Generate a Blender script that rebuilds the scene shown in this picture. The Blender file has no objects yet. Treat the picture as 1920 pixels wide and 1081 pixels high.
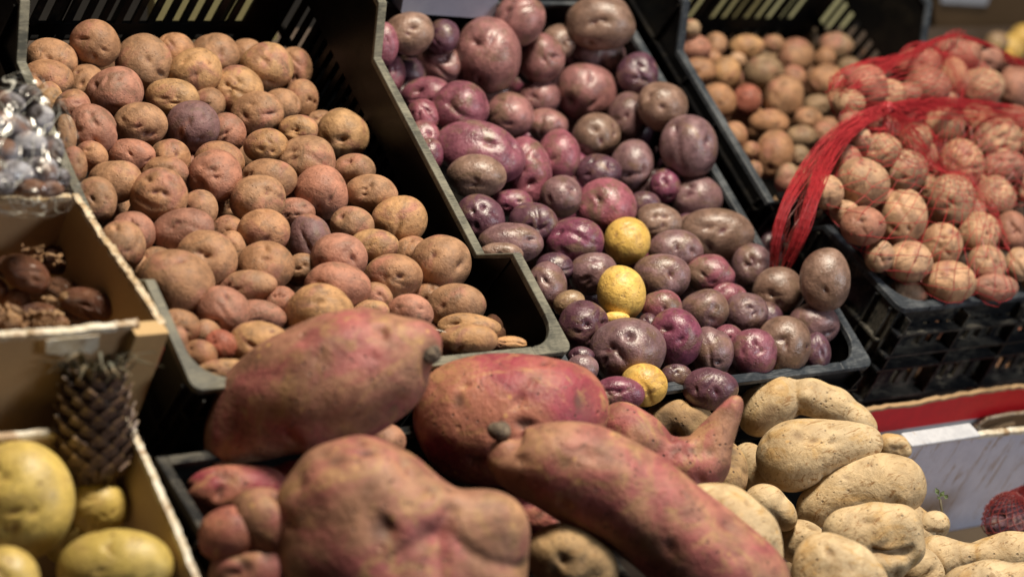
import bpy, math, random
import numpy as np
from mathutils import Vector, Matrix

# ------------------------------------------------------------------ camera, world, lights
SC = bpy.context.scene
COL = SC.collection
F = 4609.4                       # focal length in pixels of the 1920 px wide photograph
RW = np.array([[0.78777701, -0.50192895, 0.35703601],
               [-0.06587173, -0.64496672, -0.76136644],
               [0.6124282, 0.5762684, -0.54115288]])   # rows: camera right, down, forward
CAM = np.array([-1.11308962, -1.34732026, 1.36070187])
TAU = 0.2081                     # tilt of the display crates toward the shopper

cam_d = bpy.data.cameras.new('camera')
cam = bpy.data.objects.new('camera', cam_d)
COL.objects.link(cam)
rot = Matrix(((RW[0][0], -RW[1][0], -RW[2][0]),
              (RW[0][1], -RW[1][1], -RW[2][1]),
              (RW[0][2], -RW[1][2], -RW[2][2])))
cam.matrix_world = Matrix.Translation(Vector(CAM)) @ rot.to_4x4()
cam_d.sensor_width = 36.0
cam_d.lens = 36.0 * F / 1920.0
cam_d.clip_start = 0.05
cam_d.clip_end = 60
cam_d.dof.use_dof = True
cam_d.dof.focus_distance = 2.55
cam_d.dof.aperture_fstop = 2.9
SC.camera = cam

SC.view_settings.view_transform = 'Standard'
SC.view_settings.look = 'None'
SC.view_settings.gamma = 1
SC.view_settings.exposure = 0.08
world = bpy.data.worlds.new("World")
SC.world = world
world.use_nodes = True
bg = world.node_tree.nodes['Background']
bg.inputs[0].default_value = (0.62, 0.66, 0.75, 1)
bg.inputs[1].default_value = 0.02
SC.cycles.use_denoising = True
try:
    SC.cycles.denoiser = 'OPENIMAGEDENOISE'
except Exception:
    pass
SC.cycles.max_bounces = 8
SC.cycles.transparent_max_bounces = 24
SC.cycles.sample_clamp_indirect = 5

def lamp(name, loc, target, sx, sy, power, col):
    d = bpy.data.lights.new(name, 'AREA')
    d.shape = 'RECTANGLE'; d.size = sx; d.size_y = sy
    d.energy = power; d.color = col
    o = bpy.data.objects.new(name, d)
    COL.objects.link(o)
    o.location = loc
    o.rotation_euler = (Vector(target) - Vector(loc)).to_track_quat('-Z', 'Y').to_euler()
    return o
lamp('market_lamp', (0.50, 0.42, 2.0), (0.45, 0.05, 0), 0.6, 0.3, 80, (1.0, 0.88, 0.71))
lamp('daylight_opening', (1.7, -1.8, 1.7), (0.6, 0, 0), 0.9, 0.5, 27, (0.88, 0.93, 1.0))

# ------------------------------------------------------------------ geometry helpers
def ray(x, y):
    return RW.T @ np.array([(x - 960) / F, (y - 540) / F, 1.0])
def at(x, y, t):
    return CAM + t * ray(x, y)
def hit(x, y, ax, val):
    v = ray(x, y)
    return CAM + (val - CAM[ax]) / v[ax] * v
def hitplane(x, y, p0, n):
    v = ray(x, y)
    return CAM + np.dot(np.array(p0) - CAM, n) / np.dot(v, n) * v
def depth(p):
    return float(RW[2] @ (np.array(p) - CAM))
def project(p):
    q = RW @ (np.array(p) - CAM)
    return 960 + F * q[0] / q[2], 540 + F * q[1] / q[2]

CT, ST = math.cos(TAU), math.sin(TAU)
def tilt(p):      # crate frame (across, along, normal) -> world
    u, v, n = p
    return np.array([u, v * CT - n * ST, v * ST + n * CT])

def mesh_obj(name, V, Fc, mat, parent=None, smooth=False, attrs=None, loc=None):
    me = bpy.data.meshes.new(name)
    V = np.asarray(V, dtype=np.float32)
    if isinstance(Fc, np.ndarray) and Fc.ndim == 2:
        k = Fc.shape[1]
        me.vertices.add(len(V)); me.vertices.foreach_set('co', V.ravel())
        me.loops.add(Fc.size); me.loops.foreach_set('vertex_index', Fc.ravel().astype(np.int32))
        me.polygons.add(len(Fc))
        me.polygons.foreach_set('loop_start', np.arange(0, Fc.size, k, dtype=np.int32))
        me.update(calc_edges=True); me.validate()
    else:
        me.from_pydata([tuple(map(float, v)) for v in V], [], [tuple(int(i) for i in f) for f in Fc])
        me.update()
    if smooth:
        me.polygons.foreach_set('use_smooth', [True] * len(me.polygons))
    if attrs:
        for k, a in attrs.items():
            at_ = me.attributes.new(k, 'FLOAT', 'POINT')
            at_.data.foreach_set('value', np.asarray(a, dtype=np.float32))
    for m in (mat if isinstance(mat, (list, tuple)) else [mat]):
        me.materials.append(m)
    o = bpy.data.objects.new(name, me)
    COL.objects.link(o)
    if parent is not None:
        o.parent = parent
    if loc is not None:
        o.location = [float(c) for c in loc]
    return o

def empty(name, loc=(0, 0, 0), rot=None):
    o = bpy.data.objects.new(name, None)
    COL.objects.link(o)
    o.location = [float(c) for c in loc]
    if rot is not None:
        o.rotation_euler = rot
    return o
def tag(o, label, cat, group=None):
    o['label'] = label; o['category'] = cat
    if group: o['group'] = group
    return o

class MB:
    """collects simple solids into one mesh"""
    def __init__(s): s.V = []; s.F = []
    def add(s, V, Fc):
        b = len(s.V)
        s.V += [tuple(v) for v in V]; s.F += [tuple(b + i for i in f) for f in Fc]
    def box(s, x0, x1, y0, y1, z0, z1):
        V = [(x, y, z) for z in (z0, z1) for y in (y0, y1) for x in (x0, x1)]
        s.add(V, [(0, 2, 3, 1), (4, 5, 7, 6), (0, 1, 5, 4), (2, 6, 7, 3), (0, 4, 6, 2), (1, 3, 7, 5)])
    def prism(s, poly, a0, a1, axis):
        """polygon in the plane normal to axis (0: (y,z)  1: (x,z)  2: (x,y)), extruded from a0 to a1"""
        n = len(poly)
        def put(p, a):
            return (a, p[0], p[1]) if axis == 0 else ((p[0], a, p[1]) if axis == 1 else (p[0], p[1], a))
        V = [put(p, a0) for p in poly] + [put(p, a1) for p in poly]
        Fc = [tuple(range(n)), tuple(range(2 * n - 1, n - 1, -1))] + [(i, i + n, (i + 1) % n + n, (i + 1) % n) for i in range(n)]
        s.add(V, Fc)
    def strip(s, pts_out, pts_in, z0, z1):
        """flat band between two xyz outlines, thickened from z offset z0 to z1"""
        n = len(pts_out)
        V = []
        for dz in (z1, z0):
            V += [(p[0], p[1], p[2] + dz) for p in pts_out]
            V += [(p[0], p[1], p[2] + dz) for p in pts_in]
        Fc = []
        for i in range(n - 1):
            Fc.append((i, i + 1, n + i + 1, n + i))
            Fc.append((2 * n + i, 3 * n + i, 3 * n + i + 1, 2 * n + i + 1))
            Fc.append((i, 2 * n + i, 2 * n + i + 1, i + 1))
            Fc.append((n + i, n + i + 1, 3 * n + i + 1, 3 * n + i))
        Fc.append((0, n, 3 * n, 2 * n)); Fc.append((n - 1, 3 * n - 1, 4 * n - 1, 2 * n - 1))
        s.add(V, Fc)
    def tube(s, pts, rad, seg=5, rads=None):
        P = np.array(pts, float); n = len(P)
        T = np.gradient(P, axis=0); T /= np.linalg.norm(T, axis=1)[:, None] + 1e-12
        ref = np.array([0.31, 0.52, 0.79])
        A = np.cross(T, ref); A /= np.linalg.norm(A, axis=1)[:, None] + 1e-12
        B = np.cross(T, A)
        th = np.arange(seg) * 2 * np.pi / seg
        R = np.full(n, rad) if rads is None else np.array(rads)
        V = (P[:, None] + R[:, None, None] * (np.cos(th)[None, :, None] * A[:, None] + np.sin(th)[None, :, None] * B[:, None])).reshape(-1, 3)
        Fc = [(i * seg + j, i * seg + (j + 1) % seg, (i + 1) * seg + (j + 1) % seg, (i + 1) * seg + j) for i in range(n - 1) for j in range(seg)]
        Fc.append(tuple(range(seg - 1, -1, -1))); Fc.append(tuple((n - 1) * seg + j for j in range(seg)))
        s.add(V, Fc)
    def build(s, name, mat, parent=None, smooth=False, bevel=0.0, loc=None):
        o = mesh_obj(name, s.V, s.F, mat, parent, smooth, loc=loc)
        if bevel:
            m = o.modifiers.new('bevel', 'BEVEL'); m.width = bevel; m.segments = 2; m.limit_method = 'ANGLE'
        return o

def icosphere(sub):
    import bmesh
    bm = bmesh.new()
    bmesh.ops.create_icosphere(bm, subdivisions=sub, radius=1)
    V = np.array([v.co[:] for v in bm.verts]); Fc = np.array([[v.index for v in f.verts] for f in bm.faces])
    bm.free()
    return V / np.linalg.norm(V, axis=1)[:, None], Fc
ICO = {4: icosphere(5), 5: icosphere(6)}
ICO[3] = icosphere(4)

def wobble(P, rng, freq, n=6):
    out = np.zeros(len(P))
    for _ in range(n):
        w = rng.normal(size=3); w *= freq * rng.uniform(.6, 1.4) / np.linalg.norm(w)
        out += np.sin(P @ w + rng.uniform(0, 6.28))
    return out / math.sqrt(n)

# ------------------------------------------------------------------ materials
class NT:
    def __init__(s, name):
        s.m = bpy.data.materials.new(name); s.m.use_nodes = True
        s.t = s.m.node_tree; s.N = s.t.nodes; s.L = s.t.links
        s.b = s.N['Principled BSDF']; s.out = s.N['Material Output']
    def n(s, kind, **kw):
        x = s.N.new(kind)
        for k, v in kw.items(): setattr(x, k, v)
        return x
    def link(s, a, b): s.L.new(a, b)
    def coords(s):
        tc = s.n('ShaderNodeTexCoord'); oi = s.n('ShaderNodeObjectInfo')
        m = s.n('ShaderNodeMath', operation='MULTIPLY'); m.inputs[1].default_value = 37.0
        s.link(oi.outputs['Random'], m.inputs[0])
        v = s.n('ShaderNodeVectorMath', operation='ADD')
        s.link(tc.outputs['Object'], v.inputs[0]); s.link(m.outputs[0], v.inputs[1])
        s.oi = oi
        return v.outputs[0]
    def noise(s, vec, scale, detail=3, rough=.55, dist=0):
        x = s.n('ShaderNodeTexNoise')
        x.inputs['Scale'].default_value = scale; x.inputs['Detail'].default_value = detail
        x.inputs['Roughness'].default_value = rough; x.inputs['Distortion'].default_value = dist
        if vec is not None: s.link(vec, x.inputs['Vector'])
        return x.outputs['Fac']
    def ramp(s, fac, p0, p1, c0=0.0, c1=1.0):
        x = s.n('ShaderNodeMapRange'); x.interpolation_type = 'SMOOTHSTEP'
        x.inputs[1].default_value = p0; x.inputs[2].default_value = p1
        x.inputs[3].default_value = c0; x.inputs[4].default_value = c1
        s.link(fac, x.inputs[0]); return x.outputs[0]
    def mix(s, fac, a, b, mode='MIX'):
        x = s.n('ShaderNodeMix', data_type='RGBA', blend_type=mode)
        for inp, v in ((x.inputs[0], fac), (x.inputs[6], a), (x.inputs[7], b)):
            if isinstance(v, (int, float)): inp.default_value = v
            elif isinstance(v, tuple): inp.default_value = (*v, 1)
            else: s.link(v, inp)
        return x.outputs[2]
    def math(s, op, a, b=None):
        x = s.n('ShaderNodeMath', operation=op)
        for i, v in enumerate((a, b)):
            if v is None: continue
            if isinstance(v, (int, float)): x.inputs[i].default_value = v
            else: s.link(v, x.inputs[i])
        return x.outputs[0]
    def bump(s, h, strength, dist=0.001):
        x = s.n('ShaderNodeBump'); x.inputs['Strength'].default_value = strength; x.inputs['Distance'].default_value = dist
        s.link(h, x.inputs['Height']); s.link(x.outputs[0], s.b.inputs['Normal'])
    def attr(s, name):
        x = s.n('ShaderNodeAttribute'); x.attribute_name = name; return x.outputs['Fac']
    def voro(s, vec, scale, feat='F1'):
        x = s.n('ShaderNodeTexVoronoi'); x.feature = feat; x.inputs['Scale'].default_value = scale
        if vec is not None: s.link(vec, x.inputs['Vector'])
        return x.outputs['Distance']

def potato_mat(name, patch, patch_lo, patch_hi, eye, rough0, rough1, speck=0.45, earth=(0.14, 0.09, 0.055), earth_amt=.55, mottle=.5, spec=.45, coat=0.0, bumpk=.5, spots=0.0):
    k = NT(name); v = k.coords()
    base = k.oi.outputs['Color']
    n1 = k.noise(v, 26, 4, .6, .6); n2 = k.noise(v, 75, 5, .65); n3 = k.noise(v, 300, 3, .6)
    c = k.mix(k.ramp(n1, patch_lo, patch_hi), base, patch)
    # slow light and dark drift of the skin itself
    vv = k.n('ShaderNodeVectorMath', operation='SCALE'); k.link(v, vv.inputs[0]); vv.inputs['Scale'].default_value = 1
    c = k.mix(mottle, c, k.mix(k.ramp(n2, .3, .72), (0.30, 0.27, 0.25), (1.35, 1.32, 1.26)), 'MULTIPLY')
    # dried earth in blotches
    n4 = k.noise(v, 42, 6, .7, 1.2)
    c = k.mix(k.math('MULTIPLY', k.ramp(n4, .52, .64), earth_amt), c, earth)
    # small dark lenticels
    vo = k.voro(v, 240)
    pick = k.noise(v, 120, 2)
    sp = k.math('MULTIPLY', k.ramp(vo, .26, .12), k.ramp(pick, .48, .62))
    c = k.mix(k.math('MULTIPLY', sp, speck), c, (0.07, 0.04, 0.025))
    if spots:
        v5 = k.voro(v, 62); sp5 = k.math('MULTIPLY', k.ramp(v5, .20, .06), k.ramp(k.noise(v, 40, 2), .45, .55))
        c = k.mix(k.math('MULTIPLY', sp5, spots), c, (0.16, 0.08, 0.03))
    # pale flecks
    vo2 = k.voro(v, 330)
    sp2 = k.math('MULTIPLY', k.ramp(vo2, .2, .08), k.ramp(k.noise(v, 90, 2), .55, .66))
    c = k.mix(k.math('MULTIPLY', sp2, .35), c, (0.6, 0.46, 0.30))
    e = k.attr('eye')
    c = k.mix(k.ramp(e, .15, 1.0, 0, .8), c, eye)
    k.link(c, k.b.inputs['Base Color'])
    k.link(k.ramp(n2, .3, .7, rough0, rough1), k.b.inputs['Roughness'])
    k.b.inputs['Specular IOR Level'].default_value = spec
    k.b.inputs['Coat Weight'].default_value = coat; k.b.inputs['Coat Roughness'].default_value = .3
    h = k.math('ADD', k.math('MULTIPLY', n2, .9), k.math('MULTIPLY', n3, .35))
    h = k.math('SUBTRACT', h, k.math('MULTIPLY', sp, .5))
    k.bump(h, bumpk, .0030)
    return k.m

M_brown = potato_mat('brown_potato_skin', (0.36, 0.165, 0.115), .50, .68, (0.11, 0.030, 0.028), .52, .72)
M_purple = potato_mat('purple_potato_skin', (0.20, 0.120, 0.090), .52, .68, (0.08, 0.014, 0.028), .26, .46, speck=.35, mottle=.55, spec=.55, coat=.22)
M_yellow = potato_mat('yellow_potato_skin', (0.62, 0.42, 0.13), .5, .7, (0.30, 0.17, 0.07), .36, .5, speck=.5, earth=(0.30, 0.16, 0.06), earth_amt=.6, mottle=.3, coat=.1, spots=.6)
M_white = potato_mat('pale_potato_skin', (0.54, 0.40, 0.13), .45, .65, (0.20, 0.10, 0.035), .34, .5, speck=.8, earth=(0.34, 0.20, 0.07), earth_amt=.35, mottle=.3, coat=.05, bumpk=.4, spots=.8)

def tuber_mat(name, base, patch, tan, eye, speck, rough, streak=0.0, dark=(0.10, 0.055, 0.035), mott=.45, tan_lo=.55):
    k = NT(name); v = k.coords()
    n1 = k.noise(v, 13, 4, .6, .8); n2 = k.noise(v, 34, 6, .65, .4); n5 = k.noise(v, 20, 5, .65, 1.5)
    c = k.mix(k.ramp(n1, .40, .62), base, patch)
    c = k.mix(k.ramp(n5, tan_lo, tan_lo + .14, 0, .8), c, tan)
    c = k.mix(mott, c, k.mix(k.ramp(n2, .3, .7), (0.5, 0.46, 0.44), (1.22, 1.2, 1.16)), 'MULTIPLY')
    n4 = k.noise(v, 55, 6, .75, 2.0)
    c = k.mix(k.ramp(n4, .56, .66, 0, .7), c, dark)
    if streak:
        mp = k.n('ShaderNodeMapping'); mp.inputs['Scale'].default_value = (1.0, 5.0, 2.2)
        mp.inputs['Rotation'].default_value = (0.4, 0.3, 0.7)
        k.link(v, mp.inputs['Vector'])
        s1 = k.noise(mp.outputs[0], 48, 6, .75, 1.0)
        c = k.mix(k.ramp(s1, .555, .63, 0, streak), c, (0.30, 0.17, 0.07))
    vo = k.voro(v, 130); sp = k.math('MULTIPLY', k.ramp(vo, .24, .10), k.ramp(k.noise(v, 45, 3), .46, .60))
    c = k.mix(k.math('MULTIPLY', sp, speck), c, (0.05, 0.03, 0.025))
    vo2 = k.voro(v, 60); sp2 = k.math('MULTIPLY', k.ramp(vo2, .20, .08), k.ramp(k.noise(v, 30, 3), .52, .62))
    c = k.mix(k.math('MULTIPLY', sp2, .55), c, (0.62, 0.38, 0.14))
    c = k.mix(k.ramp(k.attr('eye'), .1, 1.0, 0, .85), c, eye)
    k.link(c, k.b.inputs['Base Color'])
    k.b.inputs['Roughness'].default_value = rough + .06; k.b.inputs['Specular IOR Level'].default_value = .35
    n3 = k.noise(v, 170, 4, .6)
    # raised root scars and scuffs
    v3 = k.voro(v, 42); scar = k.math('MULTIPLY', k.ramp(v3, .16, .05), k.ramp(k.noise(v, 25, 2), .5, .6))
    h = k.math('ADD', k.math('MULTIPLY', n2, 1.9), k.math('MULTIPLY', n3, .8))
    h = k.math('SUBTRACT', h, scar)
    h = k.math('SUBTRACT', h, k.math('MULTIPLY', sp, .6))
    k.bump(h, .6, .0022)
    return k.m
M_sweet = tuber_mat('sweet_potato_skin', (0.35, 0.182, 0.118), (0.34, 0.108, 0.105), (0.40, 0.235, 0.120), (0.09, 0.05, 0.035), .85, .50, dark=(0.15, 0.075, 0.055), mott=.8, tan_lo=.50)
M_sweet_m = tuber_mat('magenta_sweet_potato_skin', (0.40, 0.16, 0.11), (0.27, 0.050, 0.070), (0.42, 0.23, 0.11), (0.09, 0.05, 0.035), .85, .46, dark=(0.14, 0.06, 0.05), mott=.6, tan_lo=.52)
M_cream = tuber_mat('cream_sweet_potato_skin', (0.55, 0.41, 0.235), (0.60, 0.47, 0.29), (0.50, 0.32, 0.13), (0.22, 0.14, 0.075), .6, .6, streak=1.0, dark=(0.25, 0.15, 0.07), mott=.55, tan_lo=.52)
M_rough = tuber_mat('rough_brown_tuber_skin', (0.42, 0.28, 0.14), (0.30, 0.19, 0.10), (0.5, 0.33, 0.14), (0.12, 0.08, 0.05), .8, .7, streak=.9, dark=(0.12, 0.075, 0.045), mott=.6)

def plastic_mat(name, base, dust, lo, hi, rough=.5):
    k = NT(name); v = k.coords()
    n = k.noise(v, 18, 6, .7, .6); n2 = k.noise(v, 140, 4, .7)
    mp = k.n('ShaderNodeMapping'); mp.inputs['Scale'].default_value = (1.0, 9.0, 2.0); k.link(v, mp.inputs['Vector'])
    s = k.noise(mp.outputs[0], 60, 5, .7)
    f = k.math('ADD', k.math('MULTIPLY', n, .6), k.math('MULTIPLY', s, .4))
    c = k.mix(k.ramp(f, lo, hi), base, dust)
    c = k.mix(k.ramp(n2, .60, .74, 0, .5), c, dust)
    k.link(c, k.b.inputs['Base Color'])
    k.link(k.ramp(f, lo, hi, rough - .12, rough + .2), k.b.inputs['Roughness'])
    k.b.inputs['Specular IOR Level'].default_value = .2
    k.bump(n2, .25, .0006)
    return k.m
M_blk = plastic_mat('black_crate_plastic', (0.004, 0.004, 0.0045), (0.014, 0.0115, 0.008), .48, .70, .45)
M_rim = plastic_mat('worn_dusty_crate_rim', (0.065, 0.066, 0.056), (0.21, 0.20, 0.155), .38, .62, .5)
M_rimd = plastic_mat('dark_crate_rim', (0.028, 0.034, 0.042), (0.115, 0.125, 0.135), .42, .66, .45)
M_blk2 = plastic_mat('dusty_crate_side_plastic', (0.010, 0.011, 0.013), (0.10, 0.092, 0.075), .46, .62, .45)

def card_mat(name, base, dark, ribs=0.0, rough=.75):
    k = NT(name); v = k.coords()
    n = k.noise(v, 9, 4, .6); n2 = k.noise(v, 160, 4, .7)
    c = k.mix(k.ramp(n, .3, .7, 0, .6), base, dark)
    c = k.mix(.25, c, k.mix(n2, (0.6, 0.6, 0.6), (1.3, 1.3, 1.3)), 'MULTIPLY')
    st = k.noise(v, 22, 6, .75, 1.0)
    c = k.mix(k.ramp(st, .62, .72, 0, .4), c, (dark[0] * .5, dark[1] * .5, dark[2] * .5))
    k.link(c, k.b.inputs['Base Color']); k.b.inputs['Roughness'].default_value = rough
    h = k.math('MULTIPLY', n2, .5)
    if ribs:
        w = k.n('ShaderNodeTexWave'); w.inputs['Scale'].default_value = ribs; w.bands_direction = 'DIAGONAL'
        k.link(v, w.inputs['Vector'])
        h = k.math('ADD', h, w.outputs['Fac'])
    k.bump(h, .3, .0006)
    return k.m
M_card = card_mat('brown_cardboard', (0.40, 0.26, 0.135), (0.31, 0.195, 0.10))
M_cardlit = card_mat('lit_tan_cardboard', (0.50, 0.34, 0.16), (0.42, 0.27, 0.12))  # brighter copy of the brown cardboard, light put into its colour
M_cardcream = card_mat('pale_cardboard_liner', (0.46, 0.34, 0.21), (0.40, 0.28, 0.16))
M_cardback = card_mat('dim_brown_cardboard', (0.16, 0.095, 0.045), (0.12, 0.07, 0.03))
M_olive = card_mat('straw_coloured_board', (0.66, 0.62, 0.32), (0.56, 0.52, 0.26))

def edge_mat():      # torn corrugated edge: pale liners with dark flute holes
    k = NT('torn_corrugated_edge'); v = k.coords()
    n = k.noise(v, 70, 5, .7, .5)
    vo = k.voro(v, 190)
    c = k.mix(k.ramp(n, .4, .6), (0.62, 0.52, 0.38), (0.42, 0.30, 0.17))
    c = k.mix(k.ramp(vo, .42, .22, 0, .85), c, (0.09, 0.055, 0.03))
    k.link(c, k.b.inputs['Base Color']); k.b.inputs['Roughness'].default_value = .85
    k.bump(vo, .7, .0015)
    return k.m
M_edge = edge_mat()
def paper_mat(name, a, b, scr=None, rough=.6, lo=.5, hi=.62, vec=(1, 1, 1), rotv=(0, 0, 0)):
    k = NT(name); v = k.coords()
    n = k.noise(v, 60, 5, .7)
    c = k.mix(k.ramp(n, .35, .65), a, b)
    if scr:
        mp = k.n('ShaderNodeMapping'); mp.inputs['Scale'].default_value = vec; mp.inputs['Rotation'].default_value = rotv
        k.link(v, mp.inputs['Vector'])
        s = k.noise(mp.outputs[0], 22, 6, .7, .8)
        c = k.mix(k.ramp(s, lo, hi, 0, .9), c, scr)
    k.link(c, k.b.inputs['Base Color']); k.b.inputs['Roughness'].default_value = rough
    k.bump(n, .2, .001)
    return k.m
M_torn = paper_mat('torn_white_paper', (0.72, 0.68, 0.58), (0.55, 0.47, 0.33), (0.30, 0.19, 0.10))
M_whitewall = paper_mat('scuffed_white_carton', (0.52, 0.56, 0.70), (0.46, 0.50, 0.64), (0.26, 0.18, 0.12), .5, .54, .66, (5.0, 1, .8), (0, .45, 0))
M_whiteflap = paper_mat('white_carton_flap', (0.56, 0.57, 0.61), (0.46, 0.47, 0.51), (0.35, 0.25, 0.17), .5, .60, .7)
M_greywall = paper_mat('pale_grey_carton', (0.48, 0.49, 0.50), (0.43, 0.44, 0.46), None, .5)
M_redprint = paper_mat('red_carton_print', (0.66, 0.016, 0.022), (0.58, 0.014, 0.02), None, .45)
M_blueplastic = paper_mat('blue_grey_board', (0.30, 0.33, 0.42), (0.27, 0.30, 0.39), None, .5)
M_floor = paper_mat('dark_concrete', (0.035, 0.032, 0.03), (0.025, 0.022, 0.02), None, .8)
M_wood = card_mat('dark_stall_board', (0.06, 0.04, 0.028), (0.04, 0.028, 0.02))
M_redsticker = paper_mat('red_sticker', (0.45, 0.03, 0.03), (0.4, 0.02, 0.02), None, .5)
M_bluetag = paper_mat('blue_edge_tape', (0.05, 0.085, 0.16), (0.04, 0.07, 0.13), None, .5)

def flat(name, col, rough=.6, sss=0.0, alpha=None):
    k = NT(name)
    k.b.inputs['Base Color'].default_value = (*col, 1); k.b.inputs['Roughness'].default_value = rough
    return k.m
def net_mat(name, col, col2):
    k = NT(name); v = k.coords()
    n = k.noise(v, 220, 2)
    k.link(k.mix(n, col, col2), k.b.inputs['Base Color']); k.b.inputs['Roughness'].default_value = .45
    return k.m
M_net = net_mat('red_net_plastic', (0.30, 0.012, 0.020), (0.44, 0.035, 0.042))
M_netd = net_mat('dark_red_net_plastic', (0.12, 0.012, 0.012), (0.20, 0.022, 0.02))
M_white = M_white

# ------------------------------------------------------------------ setting
mb = MB(); mb.box(-6, 8, -5, 9, -0.92, -0.90)
fl = mb.build('floor', M_floor); fl['kind'] = 'structure'

# stall: a flat front board and a tilted rear board carrying the crates
st = tag(empty('market_stall', (0.5, 0, -0.9)), 'dark wooden market stall carrying all the crates and cartons', 'stall')
mb = MB(); mb.box(-1.1, 1.5, -0.75, -0.02, 0.585, 0.61); mb.build('front_board', M_wood, st)
mb = MB()
P = [tilt((0, v, n)) for v, n in ((-.02, -.262), (.68, -.262), (.68, -.285), (-.02, -.285))]
mb.prism([(p[1], p[2] + .9) for p in P], -1.1, 1.5, 0); mb.build('sloped_board', M_wood, st)
for x in (-1.05, 1.45):
    for y in (-.7, .55):
        mb = MB(); mb.box(x - .03, x + .03, y - .03, y + .03, 0.002, .584 if y < 0 else .66); mb.build('leg', M_wood, st)

# ------------------------------------------------------------------ crates
def outline(D, s, e, h, back_dip=True, front=True):
    """side profile of the rim: (along, height) from front to back"""
    p = [(0.0, 0.0)]
    if front: p += [(s, 0), (s + e, -h)]
    else: p = [(0.0, -h)]
    if back_dip: p += [(D - s - e, -h), (D - s, 0), (D, 0)]
    else: p += [(D, -h)]
    return p

def crate(name, label, org, W, D, H, s=.126, e=.037, h=.0485, rimmat=None, wallmat=None, tilted=True, front=True, back=True, yaw=0, group=None,
          pitch=None):
    rimmat = rimmat or M_rim; wallmat = wallmat or M_blk
    t = tag(empty(name, org, ((pitch if pitch is not None else (TAU if tilted else 0)), 0, yaw)), label, 'crate', group)
    T = .0045
    prof = outline(D, s, e, h, back, front)
    # rim: lip following the side profile, wide rounded corners at the front
    rm = MB()
    lip = .011
    for sx in (0, 1):
        po, pi = [], []
        xo = 0.0 if sx == 0 else W
        sg = 1 if sx == 0 else -1
        R, r = .012, .036
        pts = []
        if front:
            for a in np.linspace(0, math.pi / 2, 7):       # outer corner arc and matching inner arc
                po.append((xo + sg * (R - R * math.sin(a)), R - R * math.cos(a), 0))
                pi.append((xo + sg * (lip + r - r * math.sin(a)), lip + r - r * math.cos(a), 0))
        for (v, n) in prof:
            if v < .05 and front: continue
            po.append((xo, v, n)); pi.append((xo + sg * lip, v, n))
        rm.strip(po, pi, -.004, .0035)
    hb = 0 if back else -h
    if front:
        rm.box(.048, W - .048, 0, lip, -.004, .0033)
        # small gap pieces where the straight lip meets the corner plates
        for x0, x1 in ((.0115, .0482), (W - .0482, W - .0115)): rm.box(x0, x1, .0004, lip - .0004, -.0038, .0031)
    rm.box(.011, W - .011, D - lip, D, hb - .004, hb + .003)
    rm.build('rim', rimmat, t, bevel=.0012)
    hgt = lambda v: float(np.interp(v, [p[0] for p in prof], [p[1] for p in prof]))
    # side walls
    for sx in (0, 1):
        w = MB()
        x0, x1 = ((.003, .003 + T) if sx == 0 else (W - .003 - T, W - .003))
        zb = -.105
        poly = [(v if 0 < v < D else (.004 if v <= 0 else D - .004), n - .0045) for v, n in prof]
        poly = poly + [(D - .004, zb), (.004, zb)]
        w.prism(poly[::-1], x0, x1, 0)
        v = .014
        while v < D - .02:                             # upright slats of the lower side
            w.box(x0 + .0003, x1 - .0003, v, v + .008, -H + .035, zb - .0001); v += .0175
        w.box(x0, x1, .004, D - .004, -H + .004, -H + .0348)
        w.box(x0 + .0002, x1 - .0002, .0042, D - .0042, -.172, -.162)
        # outer ledges and upright ribs
        xa, xb = ((-.004, .0029) if sx == 0 else (W - .0029, W + .004))
        for vv in (.012, s, D / 2, D - s, D - .014):
            w.box(xa + .001, xb - .0001, vv, vv + .003, -H + .006, min(hgt(vv), hgt(vv + .003)) - .006)
        for z in (-h - .02, -.11, -H + .03):
            w.box(xa, xb - .0001, .006, D - .006, z, z + .0028)
        if front:
            xi = x1 + .0001 if sx == 0 else x0 - .0021
            w.box(xi, xi + .002, s - .001, s + .0015, -H + .006, -.006)
        w.build('side_wall', wallmat, t)
    # end walls with two rows of slots
    for ey in (0, 1):
        w = MB()
        y0, y1 = ((.004, .004 + T) if ey == 0 else (D - .004 - T, D - .004))
        top = -.0045 if (ey == 0 and front) or (ey == 1 and back) else -h - .0045
        xs0, xs1 = .0081, W - .0081
        bands = [(top, top - .028), (-.158, -.176), (-H + .03, -H + .004)]
        if H < .19: bands = [(top, top - .02), (-.060, -.066), (-.080, -.086), (-H + .02, -H + .004)]
        for za, zb in bands: w.box(xs0, xs1, y0, y1, zb, za)
        w.box(xs0, xs0 + .05, y0 + .0002, y1 - .0002, -H + .005, top - .001)
        w.box(xs1 - .05, xs1, y0 + .0002, y1 - .0002, -H + .005, top - .001)
        x = xs0 + .05
        step = .0205
        while x < xs1 - .055:
            w.box(x + .0118, x + step, y0 + .0004, y1 - .0004, -H + .006, top - .002)
            x += step
        ya, yb = ((-.011 if H < .19 else -.006, .0039) if ey == 0 else (D - .0039, D + .006))
        for z in ((-.034, -.112, -.19) if H > .19 else (-.030, -.062, -.083, -H + .012)):
            w.box(.004, W - .004, ya, yb, z, z + .003)
        for x in np.linspace(.012, W - .016, 7):
            w.box(x, x + .0028, ya + .001, yb - .0001, -H + .007, top - .003)
        w.build('end_wall', wallmat, t)
    b = MB(); b.box(.008, W - .008, .009, D - .009, -H, -H + .004)
    b.build('base', wallmat, t)
    return t

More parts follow.
